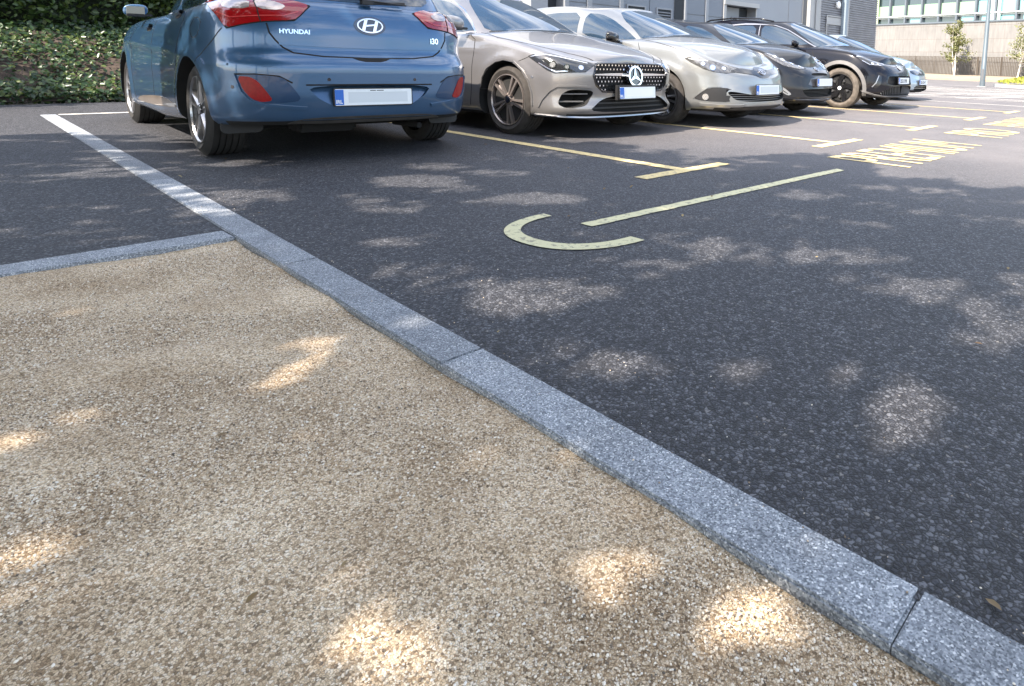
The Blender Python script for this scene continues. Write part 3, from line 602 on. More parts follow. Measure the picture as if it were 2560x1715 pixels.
# ---------------------------------------------------------------- shade trees behind the camera
gaps=[(1.17,-2.16,.13,.13,-.07,.06,.8),(1.22,-2.3,.09,.08,-.05,.03,1.0),(.06,-1.29,.13,.14,-.09,.08,1.0),(.31,-2.22,.06,.06,-.06,.03,.9),(.64,-2.32,.04,.04,-.03,.02,.5),(-1.18,-1.14,.1,.12,-.11,.06,.7),(-.82,-1.49,.13,.15,-.14,.08,.9),(-.73,-1.01,.11,.12,-.08,.06,.5),(1.03,-.11,.11,.12,-.06,.12,.5),(1.7,-2.38,.08,.07,-.04,.04,.5),(1.93,-2.18,.05,.04,-.03,.04,.4),(2.13,-1.25,.08,.08,-.04,.11,.7),(2.32,-2.15,.06,.05,-.03,.09,.7),(2.36,-1.54,.07,.06,-.02,.07,.5),(1.66,-1.21,.11,.1,-.03,.07,.5),(1.32,-1.41,.04,.04,-.05,.07,.3),(1.29,-1.69,.05,.04,-.03,.04,.3),(1.08,-2.78,.06,.06,-.06,.02,1.0),(1.14,-2.87,.04,.04,-.04,.01,.9),(1.5,-3.38,.05,.04,-.06,.03,1.0),(2.02,-3.1,.05,.04,-.05,.03,.8),(2.21,-2.82,.07,.06,-.04,.04,.5),(2.36,-2.79,.06,.05,-.03,.04,.4),(1.09,-3.36,.03,.03,-.03,.02,.9),(2.38,-2.65,.04,.03,-.03,.04,1.0),(1.09,-2.58,.04,.03,-.04,.02,.7),(-2.67,-2.75,.15,.18,-.05,.02,.8),(-2.29,-2.89,.17,.19,-.04,.02,.6),(-1.75,-3.02,.1,.11,-.04,.01,.8),(-1.23,-2.9,.09,.1,-.05,.01,.8),(-.78,-3.2,.04,.04,-.08,.02,.7),(-3.09,-2.35,.17,.21,-.05,.02,.7),(-4.2,-2.78,.12,.16,-.06,.02,.8),(2.1,-3.07,.03,.03,-.03,.02,.5),(2.06,-3.14,.04,.03,-.03,.02,.7),(1.15,-2.95,.05,.05,-.03,.01,.4),(1.1,-3.24,.05,.04,-.04,.02,.4),(2.32,-.91,.05,.04,-.03,.14,.5),(1.18,-1.74,.12,.11,-.03,.03,.3),(1.27,-3.36,.03,.02,-.03,.01,.5),(-3.6,-2.1,.3,.25,-.05,.03,.8),(-2.2,-2.2,.2,.12,-.04,.03,.6)]
for _ in range(150):
    _x=rnd.uniform(-4.5,3.0); _y=rnd.uniform(-4,1.0)
    if _x>-.3 and _y<-2.5: continue
    _s=rnd.uniform(.04,.13)*(1.3 if _x<0 else 1); gaps.append((_x,_y,_s*1.3,_s*.6,-_s*.5,_s*.7,rnd.uniform(.02,.34)))
GX=[-30,-11.5,-11.2,-7.8,-7.6,-5.0,-4.6,-3.7,-3,-2,-.9,-.2,.02,.29,.65,1.1,1.6,2.0,2.6,5,9]
GY=[-30,-30,-1.9,-1.75,-30,-9,-2.6,-2.15,-.2,.50,.53,.66,.98,1.42,1.3,1.07,.84,1.0,1.3,1.6,-3]
rr=np.random.RandomState(99)
def canopy(n,x0,x1,y0,y1,h0,h1):
    x=rr.uniform(x0,x1,n); y=rr.uniform(y0,y1,n); h=rr.uniform(h0,h1,n)
    edge=np.interp(x,GX,GY)+.16*np.sin(x*4.1)+.10*np.sin(x*9.3+1)+rr.normal(size=n)*.07
    keep=y<edge
    for (gx,gy,ax,ay,bx_,by_,p) in gaps:
        det=ax*by_-ay*bx_; dx=x-gx; dy=y-gy; k=1.45 if gy>-2.6 else 1.6
        u=(dx*by_-dy*bx_)/det/k; v=(-dx*ay+dy*ax)/det/k
        keep&=~((u*u+v*v<1)&(rr.rand(n)<1+math.log(p if gy>-2.6 else p*.13)/8.5))
    x,y,h=x[keep],y[keep],h[keep]; t=h/(-LDIR.z)
    return np.stack([x-LDIR.x*t,y-LDIR.y*t,h],1)
A=canopy(100000,-5.2,3.4,-4.2,1.9,3.3,6.2); B=canopy(5200,3.4,9,-9,1.9,3.3,7); C_=canopy(7000,-5.2,3.4,-10,-4.2,3.3,6.6); D_=canopy(5200,-11.6,-7.4,-10,-1.5,3.6,6.5)
trees=[((-9.5,-8.2),'leafy tree standing beyond the planted bank'),((-2.2,-8.6),'leafy tree shading the blue car'),((2.2,-8.4),'leafy tree shading the gravel path'),((7,-9.0),'leafy tree shading the open end of the car park')]
allp=np.concatenate([A,B,C_,D_]); sz=np.concatenate([np.full(len(A),.115),np.full(len(B),.27),np.full(len(C_),.24),np.full(len(D_),.26)])
own=np.argmin(np.stack([abs(allp[:,0]-t[0][0]) for t in trees],1),1)
for i,(p,lab) in enumerate(trees):
    t=empty('shade_tree',(p[0],p[1],-.03)); tag(t,lab,'tree','shade trees')
    m=own==i; leaves('crown',allp[m]-np.array([p[0],p[1],-.03]),sz[m],MT['leaf'],31+i,parent=t)
    bm=bmesh.new(); tube(bm,[(0,0,0),(.05,.05,1.6),(-.05,.1,3.0)],.17,12,.11)
    for k in range(9):
        a=rr.uniform(0,6.28); tube(bm,[(-.05,.1,2.6+rr.uniform(-.4,.4)),(math.cos(a)*.9,math.sin(a)*1.2+.3,3.9),(math.cos(a)*1.9,math.sin(a)*2.4+.6,4.9+rr.uniform(0,.8))],.07,7,.015)
    mk('trunk',bm,MT['bark'],t,smooth=True)
# ================================================================== CARS
class Car:
    """local frame: x forward from the rear axle, y to the car's left, z up"""
    def __init__(s,sp):
        s.sp=sp; s.root=empty('parked_car'); tag(s.root,sp['label'],'car','cars parked in the marked bays'); s.body()
    # --- painted shell
    def body(s):
        sp=s.sp; n=120; half=catmull(sp['plan'],n); xf=half[0,0]; xr=half[-1,0]
        lv=sp['levels']; T=np.array([l[0] for l in lv]); tt=np.unique(np.concatenate([np.linspace(0,1,30),np.linspace(.9,1,8)]))
        fy,ff,fr=[pchip([(l[0],l[k]) for l in lv]) for k in (1,2,3)]
        zb=pchip(sp['zb']); zt=pchip(sp['zt']); zc=pchip(sp['zc'])
        X=half[:,0];Y=-half[:,1]
        wf=sm(X,xf-.9,xf-.05); wr=sm(-X,-(xr+.75),-(xr+.04)); wbk=sp.get('wb',2.6)
        rows=[]
        for t in tt:
            z=zb(X)+(zt(X)-zb(X))*t
            x=X-wf*ff(t)+wr*fr(t); wside=1-fy(t)/.9
            y=Y*wside
            for cx in (0,wbk):
                r=np.hypot(x-cx,z-sp['wr']); y=y*(1+sp.get('flare',.014)*np.exp(-((r-sp['arch']-.02)/.05)**2)*(np.abs(Y)>.6)*(z<sp['arch']+.42))
            if 'crease' in sp:
                for (za,zb2,x0,x1,amp,w) in sp['crease']:
                    zz=za+(zb2-za)*np.clip((x-x0)/(x1-x0),0,1); y=y*(1+amp*np.exp(-((z-zz)/w)**2)*sm(x,x0,x0+.3)*sm(-x,-x1,-x1+.3))
            if 'sculpt' in sp: x,y,z=sp['sculpt'](x,y,z)
            rows.append(np.stack([x,y,z],1))
        rows=np.array(rows); m=len(tt)      # (m,n,3), y<=0 side = right
        V=[];F=[];
        full=np.concatenate([rows,rows[:,-2:0:-1]*np.array([1,-1,1])],1); k=full.shape[1]
        V=full.reshape(-1,3).tolist()
        for i in range(m-1):
            for j in range(k): F.append((i*k+j,(i+1)*k+j,(i+1)*k+(j+1)%k,i*k+(j+1)%k))
        def cap(ri,crown,flip):
            base=rows[ri]; Q=14; idx=np.zeros((n,Q+1),int)
            for i in range(n):
                for q in range(Q+1):
                    v=-1+2*q/Q
                    if q==0: idx[i,q]=ri*k+i
                    elif q==Q: idx[i,q]=ri*k+((k-i)%k)
                    elif i in (0,n-1): idx[i,q]=ri*k+i
                    else:
                        x,y,z=base[i]; idx[i,q]=len(V); c=crown(x)-z if crown else 0
                        c*=min(1,abs(y)/.35) if crown else 0
                        V.append([x,-y*v,z+c*(1-abs(v)**2.4)])
            for i in range(n-1):
                for q in range(Q):
                    a=[idx[i,q],idx[i+1,q],idx[i+1,q+1],idx[i,q+1]]; a=list(dict.fromkeys(a))
                    if len(a)>2: F.append(tuple(a if flip else a[::-1]))
        cap(m-1,zc,False); nb=len(F); cap(0,None,True)
        me=bpy.data.meshes.new('body'); me.from_pydata(V,[],F); me.update()
        bm=bmesh.new(); bm.from_mesh(me); bmesh.ops.remove_doubles(bm,verts=bm.verts,dist=.0004); bmesh.ops.recalc_face_normals(bm,faces=bm.faces)
        for f in bm.faces:
            if f.normal.z<-.75 and f.calc_center_median().z<.4: f.material_index=1
        o=mk('body',bm,[sp['paint'],MT['dark']],s.root); s.bodyo=o
        # openings: wheel wells + recesses
        cb=bmesh.new(); W_=sp['halfw']
        for cx in (0,wbk):
            for sd_ in (-1,1):
                R_=Matrix.Translation((cx,sd_*(W_-.12),sp['wr']))@Matrix.Rotation(R(90),4,'X')
                bmesh.ops.create_cone(cb,cap_ends=True,segments=56,radius1=sp['arch'],radius2=sp['arch'],depth=.40,matrix=R_)
        for f in cb.faces: f.material_index=1
        s.boolean(cb)
        for rec in sp.get('recess',[]):
            cb=bmesh.new(); pts,xa,xb=rec[:3]; kk,z0,mi=(rec[3:] if len(rec)>3 else (0,0,1))
            for pp in ([pts,[(-a,b) for a,b in pts]] if pts[0][0]*pts[len(pts)//2][0]>0 and not sp.get('nomir') else [pts]):
                pp=chaikin(pp,2)
                vs=[cb.verts.new((xa,p[0],p[1])) for p in pp]; v2=[cb.verts.new((xb+kk*(p[1]-z0),p[0],p[1])) for p in pp]
                cb.faces.new(vs); cb.faces.new(v2[::-1])
                for i in range(len(pp)): cb.faces.new((vs[i],v2[i],v2[(i+1)%len(pp)],vs[(i+1)%len(pp)]))
            bmesh.ops.recalc_face_normals(cb,faces=cb.faces)
            for f in cb.faces: f.material_index=mi
            s.boolean(cb)
        o.data.shade_smooth(); o.data.set_sharp_from_angle(angle=R(32))
        s.cabin()
        s.rebvh()
    def boolean(s,cb):
        bmesh.ops.recalc_face_normals(cb,faces=cb.faces)
        c=mk('cut',cb,[s.sp['paint'],MT['dark']]); md=s.bodyo.modifiers.new('b','BOOLEAN'); md.operation='DIFFERENCE'; md.solver='EXACT'; md.object=c
        bpy.context.view_layer.update(); dg=bpy.context.evaluated_depsgraph_get()
        me=bpy.data.meshes.new_from_object(s.bodyo.evaluated_get(dg)); s.bodyo.modifiers.clear(); old=s.bodyo.data; s.bodyo.data=me; me.name='body'; bpy.data.meshes.remove(old)
        bpy.data.objects.remove(c)
    # --- greenhouse
    def cabin(s):
        sp=s.sp; n=70; B=catmull(sp['cb'],n,arc=False); Rf=catmull(sp['cr'],n,arc=False)   # rows (x,y,z)
        m=16; rows=[]
        for i in range(m):
            t=i/(m-1); P=B*(1-t)+Rf*t; b=sp.get('bulge',.035)*math.sin(math.pi*t)
            P=P.copy(); nx=np.gradient(P[:,0]);ny=np.gradient(P[:,1]); L=np.hypot(nx,ny)+1e-9; P[:,0]+=-ny/L*b*-1*np.sign(1); P[:,1]+=nx/L*b*-1
            P[0,1]=P[-1,1]=0; P[:,1]=-np.abs(P[:,1]); rows.append(P)
        for e in (1,2,3): # rounded cant rail
            t=e/3; P=Rf.copy(); a=t*R(60); P[:,1]*=(1-.05*math.sin(a)); c=(Rf[0,0]+Rf[-1,0])/2; P[:,0]=c+(P[:,0]-c)*(1-.03*math.sin(a)); P[:,2]+=.028*(1-math.cos(a))+.01*t; P[:,1]=-np.abs(P[:,1]); rows.append(P)
        rows=np.array(rows); m=len(rows); full=np.concatenate([rows,rows[:,-2:0:-1]*np.array([1,-1,1])],1); k=full.shape[1]
        V=full.reshape(-1,3).tolist(); F=[]
        for i in range(m-1):
            for j in range(k): F.append((i*k+j,i*k+(j+1)%k,(i+1)*k+(j+1)%k,(i+1)*k+j))
        base=rows[-1];Q=10;idx=np.zeros((n,Q+1),int); x0,x1=base[0,0],base[-1,0]
        for i in range(n):
            for q in range(Q+1):
                if q==0: idx[i,q]=(m-1)*k+i
                elif q==Q: idx[i,q]=(m-1)*k+((k-i)%k)
                elif i in (0,n-1): idx[i,q]=(m-1)*k+i
                else:
                    v=-1+2*q/Q;x,y,z=base[i];idx[i,q]=len(V); u=(x-x1)/(x0-x1); V.append([x,-y*v,z+sp.get('crown',.045)*(1-v*v)*max(0,min(1,4*u*(1-u)))**.6])
        for i in range(n-1):
            for q in range(Q):
                a=list(dict.fromkeys([idx[i,q],idx[i+1,q],idx[i+1,q+1],idx[i,q+1]]))
                if len(a)>2: F.append(tuple(a))
        me=bpy.data.meshes.new('roof'); me.from_pydata(V,[],F); bm=bmesh.new(); bm.from_mesh(me); bmesh.ops.remove_doubles(bm,verts=bm.verts,dist=.0004); bmesh.ops.recalc_face_normals(bm,faces=bm.faces)
        s.cabo=mk('roof',bm,sp.get('roofpaint',sp['paint']),s.root,smooth=True,ang=40)
    def rebvh(s):
        V=[];F=[]
        for o in (s.bodyo,s.cabo):
            b=len(V); V+=[v.co.copy() for v in o.data.vertices]; F+=[[b+i for i in p.vertices] for p in o.data.polygons]
        s.bvh=BVHTree.FromPolygons(V,F)
    def cast(s,p,d):
        p=Vector(p); d=Vector(d).normalized(); h=s.bvh.ray_cast(p+d*1.2,-d)
        if h[0] is None or (h[0]-p).length>.6:
            q=s.bvh.find_nearest(p); return q[0],q[1]
        n=h[1] if h[1].dot(d)>0 else -h[1]
        return h[0],n
    def patch(s,name,pts,d,mat,off=.003,step=.035,parent=None,rounding=1,mirror=False,depth=.006,label=None):
        outs=[]
        for mm in ((1,-1) if mirror else (1,)):
            P=[Vector((p[0],p[1]*mm,p[2])) for p in pts]; D=Vector((d[0],d[1]*mm,d[2])).normalized()
            u=D.cross(Vector((0,0,1))); u=u.normalized() if u.length>.1 else Vector((0,1,0)); v=u.cross(D); o0=P[0].copy()
            q=[((p-o0).dot(u),(p-o0).dot(v)) for p in P]; w0=sum((p-o0).dot(D) for p in P)/len(P)
            if rounding: q=chaikin(q,rounding)
            bm=bmesh.new(); bm.faces.new([bm.verts.new((a,b,0)) for a,b in q])
            us=[a for a,b in q];vs=[b for a,b in q]
            for lo,hi,ax in ((min(us),max(us),0),(min(vs),max(vs),1)):
                c=lo+step
                while c<hi-.002:
                    co=(c,0,0) if ax==0 else (0,c,0); no=(1,0,0) if ax==0 else (0,1,0)
                    bmesh.ops.bisect_plane(bm,geom=bm.verts[:]+bm.edges[:]+bm.faces[:],plane_co=co,plane_no=no,dist=.0005); c+=step
            bmesh.ops.triangulate(bm,faces=[f for f in bm.faces if len(f.verts)>4])
            info={}
            for vv in bm.verts:
                p=o0+u*vv.co.x+v*vv.co.y+D*w0; h,nn=s.cast(p,D); info[vv]=(h,nn); 
            bd=[e for e in bm.edges if len(e.link_faces)==1]
            for vv,(h,nn) in info.items(): vv.co=h+nn*off
            ex=bmesh.ops.extrude_edge_only(bm,edges=bd)
            nv=[g for g in ex['geom'] if isinstance(g,bmesh.types.BMVert)]
            for g in nv:
                src=[e.other_vert(g) for e in g.link_edges if e.other_vert(g) in info][0]; g.co=info[src][0]-info[src][1]*depth
            bmesh.ops.recalc_face_normals(bm,faces=bm.faces)
            # make sure the skin looks outwards
            f=max(info and bm.faces[:] or [],key=lambda f:f.calc_area())
            if f.normal.dot(D)<0: bmesh.ops.reverse_faces(bm,faces=bm.faces[:])
            o=mk(name,bm,mat,parent or s.root,smooth=True,ang=35); 
            if label:o['label']=label
            outs.append(o)
        return outs
    def strip(s,name,pts,d,mat,w=.006,off=.0012,mirror=False,parent=None,height=0,closed=False,ds=.025):
        for mm in ((1,-1) if mirror else (1,)):
            P=[Vector((p[0],p[1]*mm,p[2])) for p in pts]; 
            if closed: P.append(P[0])
            D=Vector((d[0],d[1]*mm,d[2])).normalized(); Q=[]
            for a,b in zip(P,P[1:]):
                k=max(1,int((b-a).length/ds)); Q+=[a.lerp(b,i/k) for i in range(k)]
            Q.append(P[-1]); H=[s.cast(p,D) for p in Q]
            bm=bmesh.new(); L=[];Rr=[]
            for i,(h,nn) in enumerate(H):
                t=(H[min(i+1,len(H)-1)][0]-H[max(i-1,0)][0]); 
                if t.length<1e-6: t=Vector((0,0,1))
                sdv=t.cross(nn).normalized(); c=h+nn*(off+height)
                L.append([bm.verts.new(h-sdv*w/2-nn*.003),bm.verts.new(c-sdv*w/2),bm.verts.new(c+sdv*w/2),bm.verts.new(h+sdv*w/2-nn*.003)])
            for A,B in zip(L,L[1:]):
                for k in range(3): bm.faces.new((A[k],A[k+1],B[k+1],B[k]))
            bmesh.ops.recalc_face_normals(bm,faces=bm.faces); mk(name,bm,mat,parent or s.root,smooth=height>0,ang=40)
    def text(s,t,size,p,d,mat,name='lettering',k=1,bold=.0,ext=.002,parent=None,shear=0):
        h,n=s.cast(p,d); D=Vector(d).normalized(); v=(Vector((0,0,1))-n*n.z).normalized(); u=v.cross(n)
        bm=text_mesh(t,size,ext,bold,k,'CENTER')
        for q in bm.verts: q.co=h+u*(q.co.x+shear*q.co.y)+v*q.co.y+n*(q.co.z+ext+.001)
        return mk(name,bm,mat,parent or s.root)
    def frame(s,p,d,off=.001):
        h,n=s.cast(p,d); v=(Vector((0,0,1))-n*n.z).normalized(); u=v.cross(n); h=h+n*off
        return Matrix(((u.x,v.x,n.x,h.x),(u.y,v.y,n.y,h.y),(u.z,v.z,n.z,h.z),(0,0,0,1)))
    def dot(s,name,p,d,r,mat,z=.003,parent=None,ry=None,off=0):
        M=s.frame(p,d); bm=bmesh.new(); ry=ry or r
        prism(bm,[(r*math.cos(2*math.pi*k/24),ry*math.sin(2*math.pi*k/24)) for k in range(24)],-.004+off,z+off,M)
        return mk(name,bm,mat,parent or s.root,smooth=True,ang=40)
    # --- wheels
    def wheels(s,st):
        sp=s.sp; wb=sp['wb']; Rw=sp['wr']; w=sp.get('ww',.22); rr=st['rim']; y0=sp['halfw']-sp.get('inset',.03)
        made=[]
        for (cx,sd_) in ((0,1),(0,-1),(wb,1),(wb,-1)):
            wl=None
            bm=bmesh.new(); lathe(bm,[(-w*.9,rr*.80),(-.035,rr*.90),(-.03,.02)],40); 
            wheel=mk('wheel',bm,MT['dark'],s.root,smooth=True,ang=40); wheel.location=(cx,sd_*y0,Rw); wheel.rotation_euler=(0,sp.get('spin',.3)+cx,0 if sd_>0 else math.pi)
            if cx>0 and sp.get('steer'): wheel.rotation_euler[2]+=sp['steer']
            wheel.rotation_mode='ZYX' if False else 'XYZ'
            if made:
                for c in made: q=c.copy(); col.objects.link(q); q.parent=wheel
                continue
            # tyre with grooves
            bm=bmesh.new(); sh=Rw-.012
            pr=[(-.012,rr-.004),(.0,rr+.012),(.012,rr+.04),(.010,sh-.035),(-.006,sh-.008),(-.022,Rw-.003)]
            gx=np.linspace(-.022,-w+.022,6)
            for i in range(5):
                a,b=gx[i],gx[i+1]; 
                pr+=[(a+(-.005 if i else 0),Rw-(0 if 0<i<4 else .001)),(b+.005,Rw-(0 if i<4 else .002))]
                if i<4: pr+=[(b+.004,Rw-.009),(b-.004,Rw-.009)]
            pr+=[(-w+.006,sh-.008),(-w-.008,sh-.035),(-w-.008,rr+.03),(-w+.01,rr)]
            lathe(bm,pr,72); t=mk('tyre',bm,st.get('tyre',MT['tyre']),wheel,smooth=True,ang=30); made.append(t)
            # rim: lip + barrel + spokes
            bm=bmesh.new(); lathe(bm,[(-.10,rr*.93),(-.02,rr*.95),(-.006,rr*.945),(.004,rr*.975),(.003,rr),(-.012,rr+.002)],64,mi=st.get('lipmi',0))
            lathe(bm,[(-.05,.075),(-.012,.07),(-.008,.055),(-.008,.0)],24,mi=0)
            ns=st['n']
            for k in range(ns):
                a=2*math.pi*k/ns
                for poly,y1,mi in st['spoke'](rr):
                    M=Matrix.Rotation(a,4,'Y')@Matrix(((1,0,0,0),(0,0,1,0),(0,1,0,0),(0,0,0,1)))
                    vs=prism(bm,poly,-.045,y1,M,mi)
            bmesh.ops.recalc_face_normals(bm,faces=bm.faces)
            # dish the spokes: recess toward the hub edge
            for v in bm.verts:
                r=math.hypot(v.co.x,v.co.z)
                if .05<r<rr*.95 and v.co.y>-.04: v.co.y-=st.get('dish',.012)*(1-((r-.05)/(rr-.05)))
            rim=mk('rim',bm,st['mats'],wheel,smooth=False); made.append(rim)
            bm=bmesh.new(); lathe(bm,[(-.10,.0),(-.078,.02),(-.078,rr*.62),(-.085,rr*.62)],40); bx(bm,(rr*.45,-.07,.02),(.07,.05,.16)); made.append(mk('brake_disc',bm,MT['disc'],wheel,smooth=True,ang=30))
            bm=bmesh.new(); lathe(bm,[(-.008,.034),(-.003,.032),(-.001,.0)],20); made.append(mk('hub_cap',bm,st.get('cap',MT['chrome']),wheel,smooth=True,ang=40))
    def plate(s,x,y,z,yaw=0,tilt=0,mat=None,front=False,text=None,faint=None,w=.52,h=.11):
        """number plate: white plate, blue band with IRL, thin dark surround"""
        M=Matrix.Translation((x,y,z))@Matrix.Rotation(yaw,4,'Z')@Matrix.Rotation(tilt,4,'Y')@Matrix(((0,0,1,0),(1,0,0,0),(0,1,0,0),(0,0,0,1)))   # plate plane: u=+y, v=z, n=+x
        if not front: M=Matrix.Translation((x,y,z))@Matrix.Rotation(math.pi+yaw,4,'Z')@Matrix.Rotation(tilt,4,'Y')@Matrix(((0,0,1,0),(1,0,0,0),(0,1,0,0),(0,0,0,1)))
        bm=bmesh.new(); prism(bm,rrect(w+.016,h+.014,.012),-.014,0,M); pl=mk('number_plate',bm,MT['black'],s.root)
        bm=bmesh.new(); prism(bm,rrect(w,h,.008),-.002,.0025,M); mk('plate_face',bm,MT['white'],pl)
        bm=bmesh.new(); vs=prism(bm,[(-w/2+.0,-h/2+.004),(-w/2+.055,-h/2+.004),(-w/2+.055,h/2-.004),(-w/2,h/2-.004)],.0,.0035,M); mk('plate_band',bm,MT['blueband'],pl)
        def tx(t,size,u,v,mat,bold=0,k=1):
            b=text_mesh(t,size,.0004,bold,k); 
            for q in b.verts: q.co=M@Vector((q.co.x+u,q.co.y+v,.0042+q.co.z))
            mk('plate_lettering',b,mat,pl)
        tx('IRL',.034,-w/2+.003,-h/2+.014,MT['white'],.001,.95)
        if text: tx(text,.088,-w/2+.075,-h/2+.022,MT['ink'],.002,.95)
        if faint:
            bm=bmesh.new(); prism(bm,[(-w/2+.085,-h/2+.018),(w/2-.03,-h/2+.018),(w/2-.03,h/2-.02),(-w/2+.085,h/2-.02)],.0,.0031,M); mk('blank_panel',bm,faint,pl)
        return pl,M
def rrect(w,h,r,n=4):
    o=[]
    for cx,cy,a0 in ((w/2-r,h/2-r,0),(-w/2+r,h/2-r,90),(-w/2+r,-h/2+r,180),(w/2-r,-h/2+r,270)):
        for k in range(n+1): a=R(a0+90*k/n); o.append((cx+r*math.cos(a),cy+r*math.sin(a)))
    return o
def chaikin(q,it,ratio=.2):
    for _ in range(it):
        o=[]
        for i in range(len(q)):
            a=q[i];b=q[(i+1)%len(q)]; o.append(tuple(a[k]*(1-ratio)+b[k]*ratio for k in range(len(a)))); o.append(tuple(a[k]*ratio+b[k]*(1-ratio) for k in range(len(a))))
        q=o
    return q
def ring(bm,cx,cy,rx,ry,t,z0,z1,M,n=40,mi=0):
    A=[(cx+rx*math.cos(2*math.pi*k/n),cy+ry*math.sin(2*math.pi*k/n)) for k in range(n)]; B=[(cx+(rx-t)*math.cos(2*math.pi*k/n),cy+(ry-t)*math.sin(2*math.pi*k/n)) for k in range(n)]
    L=[[bm.verts.new(M@Vector((p[0],p[1],z))) for p in P] for P,z in ((A,z0),(A,z1),(B,z1),(B,z0))]
    for i in range(3):
        for k in range(n): bm.faces.new((L[i][k],L[i][(k+1)%n],L[i+1][(k+1)%n],L[i+1][k])).material_index=mi
def mirror_part(car,xl,yl,zl,mat_cap,mat_case=None,size=1,lens=True,side=(1,-1)):
    # proportions: shell 0.2 m wide, 0.14 m high
    """door mirror: shell facing forward, dark arm, glass facing back"""
    for sd_ in side:
        bm=bmesh.new(); bmesh.ops.create_uvsphere(bm,u_segments=24,v_segments=16,radius=1)
        for v in bm.verts:
            x,y,z=v.co; v.co=(( .085 if x>0 else .02)*x,.115*math.copysign(abs(y)**.75,y),.07*math.copysign(abs(z)**.8,z)-.01*y)
        bmesh.ops.transform(bm,matrix=Matrix.Translation((xl,sd_*(yl+.115),zl))@Matrix.Scale(size,4)@Matrix.Rotation(sd_*R(-12),4,'Z'),verts=bm.verts)
        m=mk('door_mirror',bm,mat_cap,car.root,smooth=True)
        bm=bmesh.new(); k=size; bx(bm,(xl,sd_*(yl+.115-.095*k),zl-.05*k),(.05*k,.12*k,.025*k)); bx(bm,(xl-.0,sd_*(yl+.115),zl-.056*k),(.09*k,.17*k,.03*k))
        bmesh.ops.bevel(bm,geom=bm.edges[:],offset=.006*k,segments=2,affect='EDGES'); mk('mirror_base',bm,mat_case or MT['black'],m)
        bm=bmesh.new(); bx(bm,(xl-.020*k,sd_*(yl+.115),zl),(.004,.17*k,.095*k),sd_*R(-12)); bmesh.ops.bevel(bm,geom=[e for e in bm.edges],offset=.0015,segments=1,affect='EDGES'); mk('mirror_glass',bm,MT['glass'],m)
def place(car,x,y,yaw): car.root.location=(x,y,0); car.root.rotation_euler=(0,0,yaw)

# spoke outlines: list of (polygon, face depth, material)
def sp_twin(w0,w1,gap0,gap1,d=-.006,web=True):
    def f(rr):
        o=[]
        for sg in (1,-1):
            P=[(.045,sg*gap0),(rr*.96,sg*gap1),(rr*.96,sg*(gap1+w1)),(.045,sg*(gap0+w0))]; o.append((P if sg<0 else P[::-1],d,0))
        if web: o.append(([(.045,-gap0),(rr*.93,-gap1),(rr*.93,gap1),(.045,gap0)],-.032,1))
        return o
    return f
BLUE=paint('blue_metallic',(.036,.098,.195),metal=.45,rough=.32,dust=.18)
i30=Car(dict(label='blue hatchback parked nose-in beside the kerb, seen from behind, with red tail lamps',paint=BLUE,wb=2.65,wr=.317,ww=.225,arch=.362,halfw=.885,inset=.030,spin=.9,
 plan=[(3.50,0),(3.47,.42),(3.40,.68),(3.22,.82),(2.95,.875),(2.5,.895),(1.3,.895),(.2,.895),(-.32,.87),(-.57,.80),(-.72,.64),(-.785,.36),(-.80,0)],
 levels=[(0,.05,.12,.07),(.04,.02,.04,.035),(.12,.005,0,.015),(.25,0,0,0),(.45,0,.01,0),(.52,.003,.03,.012),(.565,.008,.06,.05),(.60,.012,.09,.062),(.75,.02,.13,.072),(.88,.04,.2,.095),(.95,.062,.28,.12),(.985,.085,.36,.145),(1,.11,.44,.165)],
 zb=[(-.8,.255),(-.5,.25),(0,.24),(1.3,.19),(2.6,.2),(3.3,.2),(3.5,.2)],
 zt=[(-.8,1.06),(-.4,1.05),(.3,1.02),(1.3,.985),(2.1,.965),(2.8,.92),(3.25,.82),(3.5,.68)],
 zc=[(-.8,1.065),(-.4,1.07),(.3,1.03),(1.5,1.0),(2.15,1.0),(2.8,.95),(3.3,.84),(3.5,.69)],
 crease=[(.66,.80,-.3,3.0,.010,.03)],
 recess=[([(.425,.515),(-.425,.515),(-.36,.43),(-.24,.362),(0,.350),(.24,.362),(.36,.43)],-1.0,-.725,.42,.515,0)],
 cb=[(2.15,0,.97),(2.05,.45,.95),(1.75,.70,.92),(1.0,.775,.93),(0,.765,.97),(-.42,.70,1.0),(-.58,.45,1.03),(-.62,0,1.04)],
 cr=[(1.15,0,1.41),(1.08,.38,1.40),(.85,.54,1.40),(.5,.57,1.42),(-.1,.56,1.40),(-.30,.50,1.37),(-.36,.3,1.37),(-.38,0,1.38)]))
